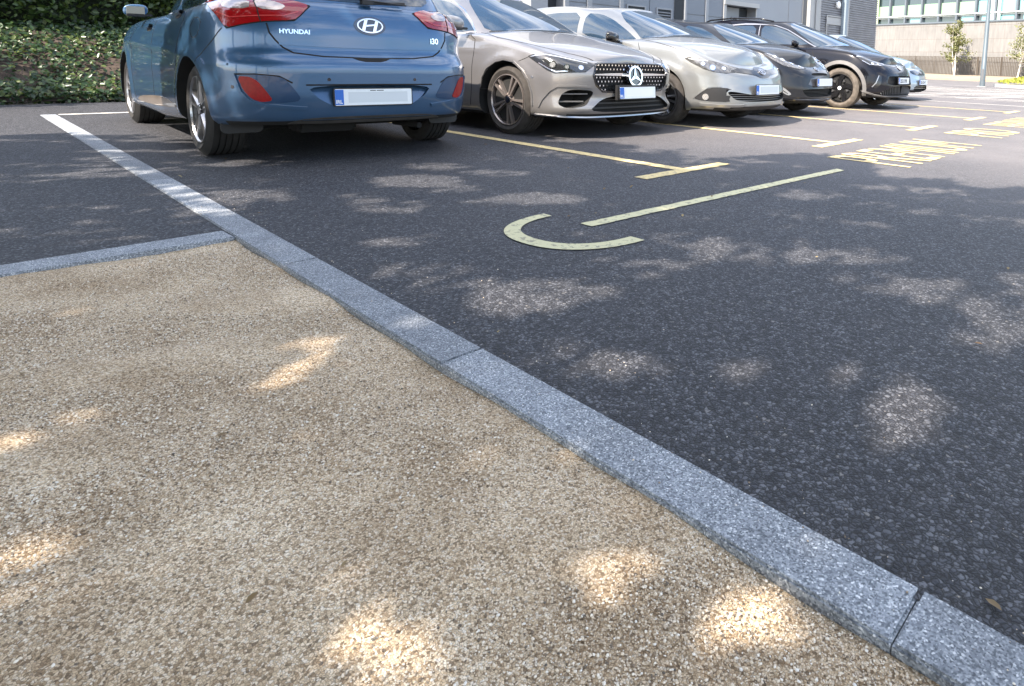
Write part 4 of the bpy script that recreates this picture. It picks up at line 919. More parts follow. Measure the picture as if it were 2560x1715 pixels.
def detail_i30(c):
    R_=(-1,0,0); Sd=(0,1,0); g=MT['seam']
    # tail lamps
    lamp=[(-.65,.342,1.030),(-.672,.404,.967),(-.68,.448,.930),(-.62,.612,.912),(-.562,.70,.890),(-.49,.765,.864),(-.40,.80,.950),(-.22,.81,1.022),(.10,.80,1.050),(-.15,.72,1.066),(-.45,.62,1.064),(-.57,.47,1.060),(-.61,.41,1.052)]
    for mm in (1,-1):
        P=[(a,b*mm,z) for a,b,z in lamp]; D=(-.75,.66*mm,0.1)
        base=c.patch('tail_light',P,D,MT['redlens'],off=.008,depth=.012)[0]
        c.strip('lamp_gap',P,D,g,w=.012,off=.0012,closed=True,parent=base)
        c.patch('lamp_lens',[(-.375,.775*mm,1.036),(-.43,.76*mm,.985),(-.55,.648*mm,.985),(-.52,.64*mm,1.040)],D,MT['clear'],off=.0105,parent=base)
        c.patch('lamp_lens',[(-.50,.600*mm,1.038),(-.573,.598*mm,.985),(-.628,.497*mm,.985),(-.612,.455*mm,1.015),(-.56,.52*mm,1.040)],D,MT['clear'],off=.0105,parent=base)
        c.strip('lamp_gap',[(-.50,.613*mm,1.06),(-.575,.612*mm,.99),(-.621,.610*mm,.905)],D,g,w=.006,off=.0115,parent=base)
        c.strip('lamp_rib',[(-.40,.80*mm,.965),(-.50,.74*mm,.93),(-.60,.63*mm,.945),(-.66,.50*mm,.955),(-.67,.42*mm,.985)],D,flat('lens_line',(.5,.05,.05),.15,coat=1),w=.006,off=.011,parent=base)
    # boot shut line, lower boot edge, bumper line
    c.strip('boot_gap',[(-.62,.60,.906),(-.645,.59,.845),(-.663,.562,.80),(-.68,.525,.755),(-.705,.47,.722),(-.745,.30,.703),(-.763,0,.697),(-.745,-.30,.703),(-.705,-.47,.722),(-.68,-.525,.755),(-.663,-.562,.80),(-.645,-.59,.845),(-.62,-.60,.906)],R_,g,w=.010)
    c.strip('boot_crease',[(-.67,.545,.778),(-.72,.25,.772),(-.74,0,.770),(-.72,-.25,.772),(-.67,-.545,.778)],R_,BLUE,w=.014,off=.001,height=.004)
    bm=bmesh.new(); M=c.frame((-.76,0,.69),R_,.0); prism(bm,[(-.13,.012),(-.09,-.012),(-.05,-.024),(.05,-.024),(.09,-.012),(.13,.012)],-.004,.002,M); mk('boot_handle_recess',bm,g,c.root)
    c.strip('bumper_gap',[(-.47,.79,.866),(-.39,.83,.785),(-.29,.862,.722),(-.21,.885,.668),(-.165,.89,.60)],(-.5,.86,0),g,w=.007,mirror=True)
    c.strip('bumper_crease',[(-.27,.88,.665),(-.32,.875,.628),(-.45,.845,.635),(-.56,.795,.640)],(-.5,.86,0),BLUE,w=.012,height=.005,mirror=True)
    # reflectors in scoops
    refl=[(-.617,.760,.568),(-.66,.70,.566),(-.685,.665,.540),(-.706,.627,.480),(-.72,.592,.418),(-.69,.650,.408),(-.663,.695,.428),(-.635,.735,.485)]
    for mm in (1,-1):
        D=(-.8,.6*mm,0); P=[(a,b*mm,z) for a,b,z in refl]
        sc_=c.patch('bumper_scoop',[(-.60,.772*mm,.578),(-.70,.645*mm,.580),(-.745,.54*mm,.565),(-.757,.49*mm,.500),(-.765,.44*mm,.415),(-.72,.58*mm,.398),(-.68,.67*mm,.402),(-.64,.735*mm,.46)],D,flat('scoop_shade_blue',(.012,.045,.11),.35,coat=.5,metal=.45),off=.0025,rounding=2)  # flat patch, darker copy of the body blue paints the shade inside the scoop
        r=c.patch('reflector',P,D,MT['redrefl'],off=.005)[0]
        c.strip('bumper_lip',[(-.60,.775*mm,.575),(-.625,.748*mm,.47),(-.655,.705*mm,.412),(-.70,.630*mm,.390),(-.74,.53*mm,.376),(-.765,.42*mm,.366)],D,BLUE,w=.020,height=.010)
        c.strip('scoop_shadow_line',[(-.60,.775*mm,.580),(-.68,.68*mm,.583),(-.735,.56*mm,.572),(-.752,.49*mm,.53)],D,g,w=.010)  # dark line painted as the shadow along the scoop's upper edge
    c.strip('recess_gap',[(-.78,.425,.517),(-.79,0,.519),(-.78,-.425,.517)],R_,g,w=.010,off=.002)
    pl_,M=c.plate(-.797,0,.434,tilt=R(-3),faint=flat('plate_panel',(.60,.64,.66),.45))
    bm=bmesh.new(); prism(bm,[(-.03,.042),(.008,.042),(.008,.047),(-.03,.047)],0,.0036,M); prism(bm,[(.014,.042),(.062,.042),(.062,.047),(.014,.047)],0,.0036,M); mk('plate_small_print',bm,MT['ink'],pl_)
    for p in ((-.79,.29,.553),(-.79,-.29,.553),(-.60,.79,.50),(-.60,-.79,.50)): c.dot('parking_sensor',p,(-.9,.4*(1 if p[1]>.5 else -1 if p[1]<-.5 else 0),0),.011,MT['badge'],z=.001)
    # lettering and emblem
    c.text('HYUNDAI',.040,(-.70,.455,.845),R_,MT['chrome'],k=.98,bold=.0012)
    c.text('i30',.058,(-.69,-.488,.815),R_,MT['chrome'],k=1.0,bold=.0012)
    M=c.frame((-.72,-.012,.921),R_,.001); bm=bmesh.new()
    prism(bm,[(.108*math.cos(k*math.pi/20),.066*math.sin(k*math.pi/20)) for k in range(40)],-.006,.001,M); e=mk('emblem',bm,flat('emblem_well',(.012,.03,.065),.15,coat=1),c.root)
    bm=bmesh.new(); ring(bm,0,0,.088,.052,.009,0,.008,M)
    def quad(P): prism(bm,P,.001,.008,M)
    quad([(-.060,-.034),(-.040,-.043),(-.012,.046),(-.034,.043)]); quad([(.034,-.043),(.012,-.046),(.040,.043),(.060,.034)]); quad([(-.030,-.008),(.030,.002),(.030,.012),(-.030,.004)])
    bmesh.ops.recalc_face_normals(bm,faces=bm.faces); mk('emblem_badge',bm,MT['chrome'],e)
    # glass
    w=c.patch('rear_window',[(-.6,.535,1.10),(-.6,.25,1.082),(-.62,0,1.080),(-.6,-.25,1.082),(-.6,-.535,1.10),(-.45,-.53,1.24),(-.38,-.44,1.36),(-.38,.44,1.36),(-.45,.53,1.24)],R_,MT['glass'],off=.004)[0]
    bm=bmesh.new(); tube(bm,[(-.655,-.02,1.075),(-.64,-.22,1.095),(-.625,-.30,1.10)],.009,6); tube(bm,[(-.65,.10,1.105),(-.655,-.30,1.085)],.006,6); bx(bm,(-.65,-.02,1.085),(.05,.07,.03)); mk('rear_wiper',bm,MT['black'],w)
    c.patch('side_window',[(1.78,.74,.985),(.95,.79,.985),(.92,.60,1.37),(1.02,.58,1.36),(1.45,.6,1.22)],(0,1,.35),MT['glass'],mirror=True)
    c.patch('side_window',[(.86,.79,.985),(.1,.79,1.01),(-.08,.76,1.10),(.05,.62,1.33),(.40,.60,1.37),(.84,.60,1.375)],(0,1,.35),MT['glass'],mirror=True)
    c.patch('windshield',[(2.1,.62,.985),(2.15,0,1.0),(2.1,-.62,.985),(1.25,-.46,1.38),(1.2,0,1.40),(1.25,.46,1.38)],(.6,0,.8),MT['glass'])
    # doors, handles, fuel flap, sill trim
    c.strip('door_gap',[(.26,.83,.985),(.265,.85,.90),(.32,.865,.828),(.385,.875,.744),(.375,.89,.617),(.375,.9,.477),(.40,.9,.325)],Sd,g,w=.007,mirror=True)
    c.strip('door_gap',[(1.30,.83,.97),(1.32,.87,.78),(1.30,.88,.647),(1.25,.89,.49),(1.24,.89,.28)],Sd,g,w=.006,mirror=True)
    c.strip('door_gap',[(2.22,.8,.93),(2.28,.87,.78),(2.22,.88,.6),(2.15,.89,.40),(2.1,.89,.28)],Sd,g,w=.006,mirror=True)
    c.strip('fuel_flap_gap',[(.018,.85,.885),(.01,.85,.84),(-.03,.858,.808),(-.09,.86,.80),(-.16,.855,.82),(-.20,.846,.86),(-.205,.84,.905),(-.14,.835,.935),(-.05,.835,.935)],Sd,g,w=.005,closed=True)
    c.patch('sill_trim',[(2.05,.884,.262),(1.85,.888,.310),(1.114,.89,.352),(.758,.891,.350),(.45,.897,.325),(.46,.897,.300),(.9,.887,.278),(1.5,.883,.262)],Sd,flat('bare_lower_door',(.20,.165,.135),.35,metal=.3,coat=.6,noise=.25,ns=5),off=.004,mirror=True)
    for x,z in ((.47,.972),(1.50,.890)):
        h=c.patch('handle_recess',[(x-.09,.8,z-.03),(x+.10,.8,z-.034),(x+.10,.8,z+.012),(x-.09,.8,z+.016)],Sd,g,off=.001,rounding=2,mirror=True)
        c.strip('door_handle',[(x-.11,.84,z+.006),(x,.86,z+.004),(x+.11,.84,z)],(0,1,0),BLUE,w=.026,height=.026,mirror=True)
    mirror_part(c,1.86,.775,1.035,BLUE,size=.72)
    # lower parts
    c.patch('rear_diffuser',[(-.70,.53,.258),(-.73,.46,.290),(-.77,.30,.303),(-.77,-.30,.303),(-.73,-.46,.290),(-.70,-.53,.258)],R_,MT['grime'],off=.003,rounding=1)
    for mm in (1,-1):
        bm=bmesh.new(); prism(bm,rrect(.24,.085,.035),-.01,.01,Matrix.Translation((-.40,mm*.70,.228))@Matrix(((0,0,1,0),(1,0,0,0),(0,1,0,0),(0,0,0,1)))); mk('mud_flap',bm,MT['black'],c.root)
    bm=bmesh.new(); bx(bm,(-.42,.22,.225),(.26,.38,.09)); bx(bm,(-.25,0,.24),(.12,1.3,.09)); bx(bm,(.9,0,.2),(1.6,.9,.05)); bmesh.ops.bevel(bm,geom=bm.edges[:],offset=.02,segments=2,affect='EDGES')
    tube(bm,[(-.3,-.35,.2),(-.62,-.40,.2)],.022,10); mk('exhaust',bm,MT['dark'],c.root)
    for cx in (0,2.65):
        bm=bmesh.new(); bx(bm,(cx,0,.30),(.12,1.5,.08)); mk('axle',bm,MT['dark'],c.root)
    c.patch('headlight',[(3.35,.55,.66),(3.2,.78,.70),(2.95,.84,.78),(3.1,.75,.80),(3.3,.6,.73)],(.7,.7,.2),MT['clear'],mirror=True)
    c.wheels(dict(rim=.228,n=5,spoke=sp_twin(.020,.026,.010,.030),mats=[MT['silver'],MT['rimdark']],dish=.02,cap=MT['silver']))
detail_i30(i30)
place(i30,-2.538,-1.221,3.0793)
CLAP=paint('warm_silver',(.215,.207,.204),metal=.6,rough=.33,dust=.1)
cla=Car(dict(label='warm silver coupe with a round star badge and dotted grille, next to the blue hatchback',paint=CLAP,wb=2.729,wb_=0,wr=.33,ww=.235,arch=.368,halfw=.905,inset=.030,spin=.25,
 plan=[(3.60,0),(3.585,.38),(3.53,.60),(3.40,.77),(3.18,.865),(2.73,.905),(1.6,.905),(.3,.91),(-.4,.88),(-.8,.76),(-1.0,.45),(-1.05,0)],
 levels=[(0,.05,.10,.07),(.05,.01,.02,.035),(.15,0,0,.0),(.35,0,.03,0),(.55,.0,.02,.0),(.75,.012,.012,.01),(.88,.03,.035,.03),(.95,.05,.07,.06),(.985,.075,.10,.09),(1,.10,.13,.12)],
 zb=[(-1.05,.25),(0,.24),(1.3,.17),(2.7,.18),(3.3,.195),(3.6,.20)],
 zt=[(-1.05,.96),(-.6,1.0),(0,.985),(1,.955),(2.2,.955),(3.0,.85),(3.4,.765),(3.6,.715)],
 zc=[(-1.05,.97),(-.6,1.04),(0,1.0),(1.5,1.0),(2.3,1.02),(3.0,.91),(3.4,.80),(3.6,.72)],
 crease=[(.80,.80,.3,2.5,.006,.02)],wb2=0,
 recess=[([(-.535,.59),(-.485,.685),(-.42,.700),(0,.702),(.42,.700),(.485,.685),(.535,.59),(.50,.50),(.43,.447),(.2,.435),(-.2,.435),(-.43,.447),(-.50,.50)],4.0,3.50),
  ([(-.62,.245),(-.44,.37),(-.27,.40),(.27,.40),(.44,.37),(.62,.245)],4.0,3.50),
  ([(-.80,.32),(-.77,.42),(-.72,.46),(-.56,.455),(-.52,.43),(-.60,.31),(-.75,.285)],4.0,3.30)],
 cb=[(2.42,0,.99),(2.36,.45,.97),(2.13,.73,.95),(1.2,.79,.94),(.2,.775,.96),(-.4,.66,1.0),(-.75,.4,1.0),(-.8,0,1.0)],
 cr=[(1.50,0,1.395),(1.43,.38,1.385),(1.18,.565,1.37),(.8,.60,1.39),(.1,.57,1.36),(-.2,.46,1.30),(-.3,.25,1.3),(-.32,0,1.3)]))
SILV=paint('silver_metallic',(.25,.255,.25),metal=.65,rough=.33,dust=.1)
auris=Car(dict(label='pale silver hatchback with a black grille bar, right of the warm silver coupe',paint=SILV,wb=2.6,wr=.315,ww=.205,arch=.358,halfw=.875,inset=.03,spin=.5,
 plan=[(3.53,0),(3.50,.35),(3.41,.60),(3.22,.76),(2.97,.845),(2.6,.875),(1.3,.875),(0,.875),(-.4,.84),(-.68,.6),(-.77,.3),(-.78,0)],
 levels=[(0,.05,.12,.07),(.05,.02,.05,.035),(.14,.0,.0,.0),(.35,0,.0,0),(.55,.0,.03,.0),(.72,.012,.05,.02),(.85,.03,.10,.06),(.94,.05,.16,.10),(.985,.08,.22,.13),(1,.11,.27,.16)],
 zb=[(-.8,.25),(0,.24),(1.3,.18),(2.6,.19),(3.5,.19)],
 zt=[(-.8,1.05),(0,1.01),(1,.98),(2.1,.985),(2.8,.93),(3.2,.85),(3.53,.72)],
 zc=[(-.8,1.06),(0,1.03),(1.5,1.02),(2.3,1.07),(2.8,.99),(3.2,.89),(3.53,.73)],
 recess=[([(-.64,.405),(-.60,.425),(-.25,.372),(.25,.372),(.60,.425),(.64,.405),(.52,.30),(-.52,.30)],4.0,3.36)],
 cb=[(2.46,0,1.03),(2.38,.45,1.01),(2.10,.71,.97),(1.1,.775,.96),(0,.76,1.0),(-.45,.62,1.04),(-.62,.35,1.06),(-.65,0,1.06)],
 cr=[(1.50,0,1.40),(1.42,.39,1.39),(1.15,.57,1.375),(.7,.60,1.41),(0,.57,1.40),(-.3,.47,1.37),(-.4,.25,1.37),(-.42,0,1.37)]))
DARK=paint('dark_grey_metallic',(.010,.011,.014),metal=.2,rough=.3,dust=.05,coat=.55,spec=.2)
yaris=Car(dict(label='small dark hatchback with large bright headlamps, beside the tall black crossover',paint=DARK,wb=2.51,wr=.30,ww=.185,arch=.342,halfw=.845,inset=.03,spin=.5,
 plan=[(3.31,0),(3.28,.33),(3.19,.56),(3.02,.72),(2.80,.81),(2.5,.845),(1.3,.845),(0,.845),(-.35,.8),(-.55,.6),(-.6,.3),(-.61,0)],
 levels=[(0,.05,.12,.07),(.05,.02,.05,.035),(.14,.0,.0,.0),(.35,0,.0,0),(.55,.0,.02,.0),(.72,.012,.04,.02),(.85,.03,.09,.06),(.94,.05,.15,.10),(.985,.08,.20,.13),(1,.11,.25,.16)],
 zb=[(-.8,.25),(0,.24),(1.3,.18),(2.6,.19),(3.5,.19)],
 zt=[(-.8,1.05),(0,1.0),(1,.98),(2.1,.98),(2.6,.95),(3.0,.86),(3.31,.72)],
 zc=[(-.8,1.06),(0,1.03),(1.5,1.04),(2.2,1.08),(2.6,1.01),(3.0,.91),(3.31,.73)],
 recess=[([(-.52,.405),(.52,.405),(.48,.33),(.40,.288),(-.40,.288),(-.48,.33)],4.0,3.18),([(-.30,.592),(-.24,.632),(.24,.632),(.30,.592)],4.0,3.22)],
 cb=[(2.48,0,1.03),(2.40,.44,1.01),(2.12,.69,.97),(1.1,.75,.97),(0,.72,1.0),(-.35,.60,1.04),(-.50,.35,1.06),(-.53,0,1.06)],
 cr=[(1.58,0,1.345),(1.50,.38,1.335),(1.2,.54,1.33),(.7,.57,1.37),(0,.54,1.37),(-.2,.45,1.34),(-.28,.25,1.34),(-.3,0,1.34)]))
BLK=paint('black_metallic',(.004,.004,.007),metal=.1,rough=.25,dust=.03,coat=.5,spec=.15)
id4=Car(dict(label='tall black crossover with roof rails and a dusty front tyre, second from the far end',paint=BLK,wb=2.77,wr=.355,ww=.235,arch=.41,halfw=.92,inset=.03,spin=.5,flare=.01,
 plan=[(3.61,0),(3.585,.38),(3.50,.64),(3.32,.82),(3.08,.90),(2.77,.92),(1.4,.92),(0,.92),(-.5,.88),(-.8,.7),(-.92,.35),(-.94,0)],
 levels=[(0,.05,.10,.07),(.05,.02,.05,.035),(.14,.0,.0,.0),(.35,0,.0,0),(.55,.0,.02,.0),(.72,.012,.05,.02),(.85,.03,.10,.06),(.94,.05,.16,.10),(.985,.08,.21,.13),(1,.11,.26,.16)],
 zb=[(-.9,.28),(0,.27),(1.3,.21),(2.6,.22),(3.6,.21)],
 zt=[(-.9,1.12),(0,1.1),(1,1.06),(2.1,1.06),(2.8,1.01),(3.25,.92),(3.61,.80)],
 zc=[(-.9,1.13),(0,1.12),(1.5,1.1),(2.35,1.13),(2.8,1.06),(3.25,.95),(3.61,.81)],
 recess=[([(-.66,.595),(.66,.595),(.62,.50),(.52,.43),(-.52,.43),(-.62,.50)],4.0,3.52),([(-.74,.29),(-.60,.37),(-.35,.425),(.35,.425),(.60,.37),(.74,.29),(.60,.262),(-.60,.262)],4.0,3.44)],
 cb=[(2.56,0,1.10),(2.47,.48,1.08),(2.18,.76,1.05),(1.1,.82,1.04),(0,.80,1.06),(-.55,.68,1.12),(-.75,.4,1.14),(-.78,0,1.14)],
 cr=[(1.42,0,1.55),(1.34,.40,1.54),(1.05,.58,1.53),(.5,.62,1.57),(-.1,.60,1.56),(-.45,.5,1.51),(-.58,.3,1.5),(-.6,0,1.5)]))
SBL=paint('pale_blue_silver',(.26,.31,.36),metal=.6,rough=.3,dust=.1)
six=Car(dict(label='pale blue hatchback at the far end of the row, mostly hidden behind the black crossover',paint=SBL,wb=2.7,wr=.32,ww=.205,arch=.362,halfw=.885,inset=.03,spin=.5,
 plan=[(3.60,0),(3.57,.35),(3.47,.60),(3.27,.77),(3.0,.86),(2.7,.885),(1.3,.885),(0,.885),(-.4,.85),(-.65,.6),(-.73,.3),(-.75,0)],
 levels=[(0,.05,.12,.07),(.05,.02,.05,.035),(.14,.0,.0,.0),(.35,0,.0,0),(.55,.0,.03,.0),(.72,.012,.05,.02),(.85,.03,.10,.06),(.94,.05,.16,.10),(.985,.08,.22,.13),(1,.11,.27,.16)],
 zb=[(-.8,.25),(0,.24),(1.3,.18),(2.6,.19),(3.5,.19)],
 zt=[(-.8,1.05),(0,1.01),(1,.98),(2.1,.985),(2.8,.93),(3.25,.85),(3.6,.74)],
 zc=[(-.8,1.06),(0,1.03),(1.5,1.04),(2.4,1.07),(2.8,1.01),(3.25,.90),(3.6,.75)],
 recess=[([(-.45,.23),(-.40,.33),(-.30,.36),(.30,.36),(.40,.33),(.45,.23)],4.0,3.48)],
 cb=[(2.60,0,1.05),(2.5,.42,1.03),(2.2,.69,1.0),(1.1,.77,.96),(0,.74,1.0),(-.45,.62,1.04),(-.6,.35,1.06),(-.63,0,1.06)],
 cr=[(1.60,0,1.48),(1.5,.40,1.47),(1.2,.56,1.45),(.6,.58,1.49),(0,.54,1.48),(-.3,.47,1.45),(-.4,.25,1.45),(-.42,0,1.45)]))
place(cla,-2.446-2.729*math.cos(.031),1.197-2.729*math.sin(.031),.031)
place(auris,-4.833,3.135,.021); place(yaris,-4.949,5.173,.05); place(id4,-5.099,8.131,.015); place(six,-5.966,11.733,.005)

def front_common(c,ws,wins,gaps_,hood):
    g=MT['seam']
    P=[(a,b,z) for a,b,z in ws]+[(a,-b,z) for a,b,z in ws[::-1] if b>.01]
    w=c.patch('windshield',P,(.55,0,.85),MT['glass'],off=.004)[0]
    c.strip('cowl',[(a+.01,b,z-.006) for a,b,z in P if z<1.08 or a>2.3],(.55,0,.85),MT['black'],w=.03,off=.002,parent=w)
    for P in wins: c.patch('side_window',P,(0,1,.35),MT['glass'],off=.003,mirror=True)
    for P in gaps_: c.strip('door_gap',P,(0,1,0),g,w=.008,mirror=True)
    c.strip('hood_gap',hood,(.2,.5,.8),g,w=.007,mirror=True)
def slats(c,name,y0,y1,zs,x,mat,th=.008,dp=.02,par=None,curve=0.):
    bm=bmesh.new()
    for z in zs:
        n=10; L=[]
        for k in range(n+1):
            y=y0+(y1-y0)*k/n; xx=x-curve*y*y
            L.append([bm.verts.new((xx-dp,y,z-th/2)),bm.verts.new((xx,y,z-th/2)),bm.verts.new((xx,y,z+th/2)),bm.verts.new((xx-dp,y,z+th/2))])
        for A,B in zip(L,L[1:]):
            for k in range(4): bm.faces.new((A[k],A[(k+1)%4],B[(k+1)%4],B[k]))
    bmesh.ops.recalc_face_normals(bm,faces=bm.faces); return mk(name,bm,mat,par or c.root)
def headlamp(c,pts,D,rings,drl,inner=None,basemat=None,rr=.032):
    for mm in (1,-1):
        P=[(a,b*mm,z) for a,b,z in pts]; d_=(D[0],D[1]*mm,D[2])
        h=c.patch('headlight',P,d_,basemat or MT['lampdark'],off=.004,step=.03)[0]
        c.strip('lamp_rim',P,d_,MT['black'],w=.008,off=.003,closed=True,parent=h)
        for (a,b,z,r) in rings:
            M=c.frame((a,b*mm,z),d_,.005); bm=bmesh.new(); ring(bm,0,0,r,r,r*.28,0,.004,M,24); mk('lamp_ring',bm,MT['chrome'],h,smooth=True,ang=30)
            bm=bmesh.new(); prism(bm,[(r*.72*math.cos(k*math.pi/10),r*.72*math.sin(k*math.pi/10)) for k in range(20)],0,.003,M); mk('lamp_lens',bm,MT['lampwhite'],h)
        for P2,w_ in drl: c.strip('daytime_light',[(a,b*mm,z) for a,b,z in P2],d_,MT['lampwhite'],w=w_,off=.006,parent=h)
DUST=flat('dusty_black_tyre',(.036,.032,.029),.9,noise=.3,ns=16)
# ------------------------------------------------------------ champagne coupe
def detail_cla(c):
    g=MT['seam']
    front_common(c,[(1.50,0,1.385),(1.47,.40,1.375),(1.60,.48,1.31),(1.84,.575,1.17),(2.16,.675,1.00),(2.32,.45,1.005),(2.42,.20,1.01),(2.45,0,1.012)],
     [[(2.06,.74,.968),(1.2,.78,.965),(.3,.77,.985),(-.15,.72,1.02),(.1,.58,1.24),(.6,.6,1.33),(1.0,.6,1.335),(1.36,.58,1.315),(1.62,.6,1.215),(1.88,.68,1.08)]],
     [[(2.07,.76,.96),(2.23,.868,.896),(2.25,.896,.80),(2.23,.905,.638),(2.22,.905,.42),(2.2,.905,.25)],[(1.0,.80,.96),(1.02,.9,.8),(1.0,.91,.5),(.98,.91,.25)]],
     [(2.12,.72,.985),(2.3,.79,.955),(2.541,.835,.914),(2.829,.807,.876),(3.058,.738,.835),(3.283,.605,.782),(3.44,.44,.728)])
    c.strip('window_trim',[(2.08,.75,.955),(1.2,.79,.95),(.3,.78,.97),(-.2,.72,1.0),(.08,.58,1.26),(.6,.58,1.345),(1.0,.58,1.35),(1.38,.56,1.33),(1.66,.6,1.22),(1.92,.68,1.07),(2.08,.75,.955)],(0,1,.35),MT['chrome'],w=.013,height=.004,mirror=True)
    for y in (1.0,): c.strip('window_pillar',[(1.02,.79,.96),(.98,.6,1.34)],(0,1,.35),MT['trim'],w=.06,off=.006,mirror=True)
    hl=[(3.024,.864,.746),(3.09,.845,.768),(3.186,.797,.777),(3.34,.69,.745),(3.476,.527,.703),(3.503,.483,.688),(3.511,.561,.652),(3.505,.61,.620),(3.42,.732,.614),(3.317,.808,.603),(3.245,.835,.630),(3.15,.855,.684)]
    headlamp(c,hl,(.75,.65,.1),[(3.29,.805,.677,.036),(3.40,.735,.66,.026),(3.47,.63,.655,.024)],[([(3.05,.860,.742),(3.12,.835,.760),(3.195,.80,.765),(3.334,.70,.735),(3.47,.55,.695)],.012),([(3.16,.855,.690),(3.26,.825,.640),(3.33,.80,.616),(3.42,.735,.626)],.009)])
    # grille: dots, bar, star, frame
    bm=bmesh.new()
    for j in range(7):
        z=.457+j*.038
        for i in range(-17,18):
            y=i*.046+(.023 if j%2 else 0); lim=np.interp(z,[.44,.50,.59,.69,.71],[.43,.50,.525,.475,.43])
            if abs(y)>lim or math.hypot(y,z-.585)<.10 or (abs(z-.598)<.018): continue
            bx(bm,(3.516,y,z),(.022,.014,.014))
    gr=mk('grille_dots',bm,MT['chrome'],c.root)
    c.strip('grille_frame',[(3.54,-.54,.59),(3.5,-.49,.69),(3.5,-.42,.706),(3.49,0,.708),(3.5,.42,.706),(3.5,.49,.69),(3.54,.54,.59),(3.54,.505,.50),(3.55,.43,.440),(3.56,.2,.428),(3.56,-.2,.428),(3.55,-.43,.440),(3.54,-.505,.50)],(1,0,0),MT['trim'],w=.016,height=.003,closed=True)
    bm=bmesh.new()
    for s_ in (1,-1):
        P=[(s_*.09,.585),(s_*.09,.613),(s_*.30,.610),(s_*.515,.603),(s_*.515,.592),(s_*.30,.588)]
        M=Matrix.Translation((3.535,0,0))@Matrix(((0,0,1,0),(1,0,0,0),(0,1,0,0),(0,0,0,1)))
        prism(bm,P if s_<0 else P[::-1],-.012,.008,M)
    bmesh.ops.recalc_face_normals(bm,faces=bm.faces); bmesh.ops.bevel(bm,geom=bm.edges[:],offset=.003,segments=2,affect='EDGES'); mk('grille_bar',bm,MT['chrome'],c.root)
    M=Matrix.Translation((3.575,0,.583))@Matrix.Rotation(R(-6),4,'Y')@Matrix(((0,0,1,0),(1,0,0,0),(0,1,0,0),(0,0,0,1)))
    bm=bmesh.new(); prism(bm,[(.094*math.cos(k*math.pi/20),.094*math.sin(k*math.pi/20)) for k in range(40)],-.05,-.004,M); st=mk('star_badge',bm,MT['badge'],c.root)
    bm=bmesh.new(); ring(bm,0,0,.102,.102,.019,-.03,.010,M,48)
    for k in range(3):
        a=R(90+120*k); u=(math.cos(a),math.sin(a)); p=(-u[1],u[0])
        prism(bm,[(p[0]*.019,p[1]*.019),(u[0]*.088+p[0]*.003,u[1]*.088+p[1]*.003),(u[0]*.088-p[0]*.003,u[1]*.088-p[1]*.003),(-p[0]*.019,-p[1]*.019),(-u[0]*.011,-u[1]*.011)],-.004,.005,M)
    bmesh.ops.recalc_face_normals(bm,faces=bm.faces); mk('star_ring',bm,MT['chrome'],st)
    # intakes
    for mm in (1,-1):
        for z in (.415,.345):
            bm=bmesh.new(); tube(bm,[(3.30,mm*.80,z),(3.40,mm*.70,z+.003),(3.475,mm*(.55 if z>.4 else .60),z+.004)],.008,6); mk('intake_slat',bm,MT['silver'],c.root)
        c.strip('intake_edge',[(3.17,.872*mm,.29),(3.21,.86*mm,.36),(3.28,.83*mm,.445),(3.345,.80*mm,.487),(3.45,.68*mm,.492),(3.54,.55*mm,.482)],(.8,.6*mm,0),CLAP,w=.016,height=.008)
    slats(c,'lower_grille_slat',-.56,.56,(.285,.33),3.535,MT['black'],th=.016,dp=.04,curve=.10)
    slats(c,'grille_mesh',-.48,.48,(.36,.375,.39),3.515,MT['rimdark'],th=.004,dp=.01,curve=.05)
    c.strip('front_lip',[(3.12,-.87,.225),(3.36,-.76,.215),(3.50,-.57,.210),(3.58,-.25,.208),(3.59,0,.207),(3.58,.25,.208),(3.50,.57,.210),(3.36,.76,.215),(3.12,.87,.225)],(1,0,0),MT['silver'],w=.016,height=.014)
    c.strip('bumper_gap',[(2.92,.893,.698),(3.03,.868,.742)],(0,1,0),g,w=.006,mirror=True)
    c.strip('arch_edge',[(2.361+.02,.911,.30),(2.37,.915,.42),(2.41,.92,.537),(2.48,.92,.624),(2.61,.914,.69),(2.73,.91,.712),(2.86,.905,.695),(2.98,.90,.62),(3.06,.885,.53),(3.10,.87,.42),(3.11,.86,.30)],(0,1,0),CLAP,w=.016,height=.008,mirror=True)
    c.plate(3.618,0,.427,tilt=R(-4),front=True,faint=flat('plate_panel_b',(.80,.80,.81),.4))
    bm=bmesh.new(); bx(bm,(3.59,0,.43),(.03,.56,.14)); mk('plate_holder',bm,MT['black'],c.root)
    for p in ((3.10,.885,.56),(3.10,-.885,.56)): c.dot('parking_sensor',p,(0.3,.9 if p[1]>0 else -.9,0),.012,MT['silver'],z=.002)
    for x in (1.75,.65): c.strip('door_handle',[(x-.1,.88,.87),(x+.1,.88,.87)],(0,1,0),CLAP,w=.024,height=.02,mirror=True)
    mirror_part(c,2.0,.845,1.055,CLAP,side=(-1,)); mirror_part(c,1.62,.72,1.02,CLAP,side=(1,),size=.8)
    bm=bmesh.new(); bx(bm,(1.3,0,.2),(3.2,1.1,.06)); bx(bm,(2.73,0,.3),(.12,1.5,.08)); bx(bm,(0,0,.3),(.12,1.5,.08)); mk('axle',bm,MT['dark'],c.root)
    c.wheels(dict(rim=.243,n=5,spoke=sp_twin(.016,.026,.002,.022,d=-.004),mats=[flat('brushed_alloy',(.34,.30,.28),.3,metal=.75),MT['rimdark']],dish=.02,cap=MT['badge'],tyre=DUST))
detail_cla(cla)
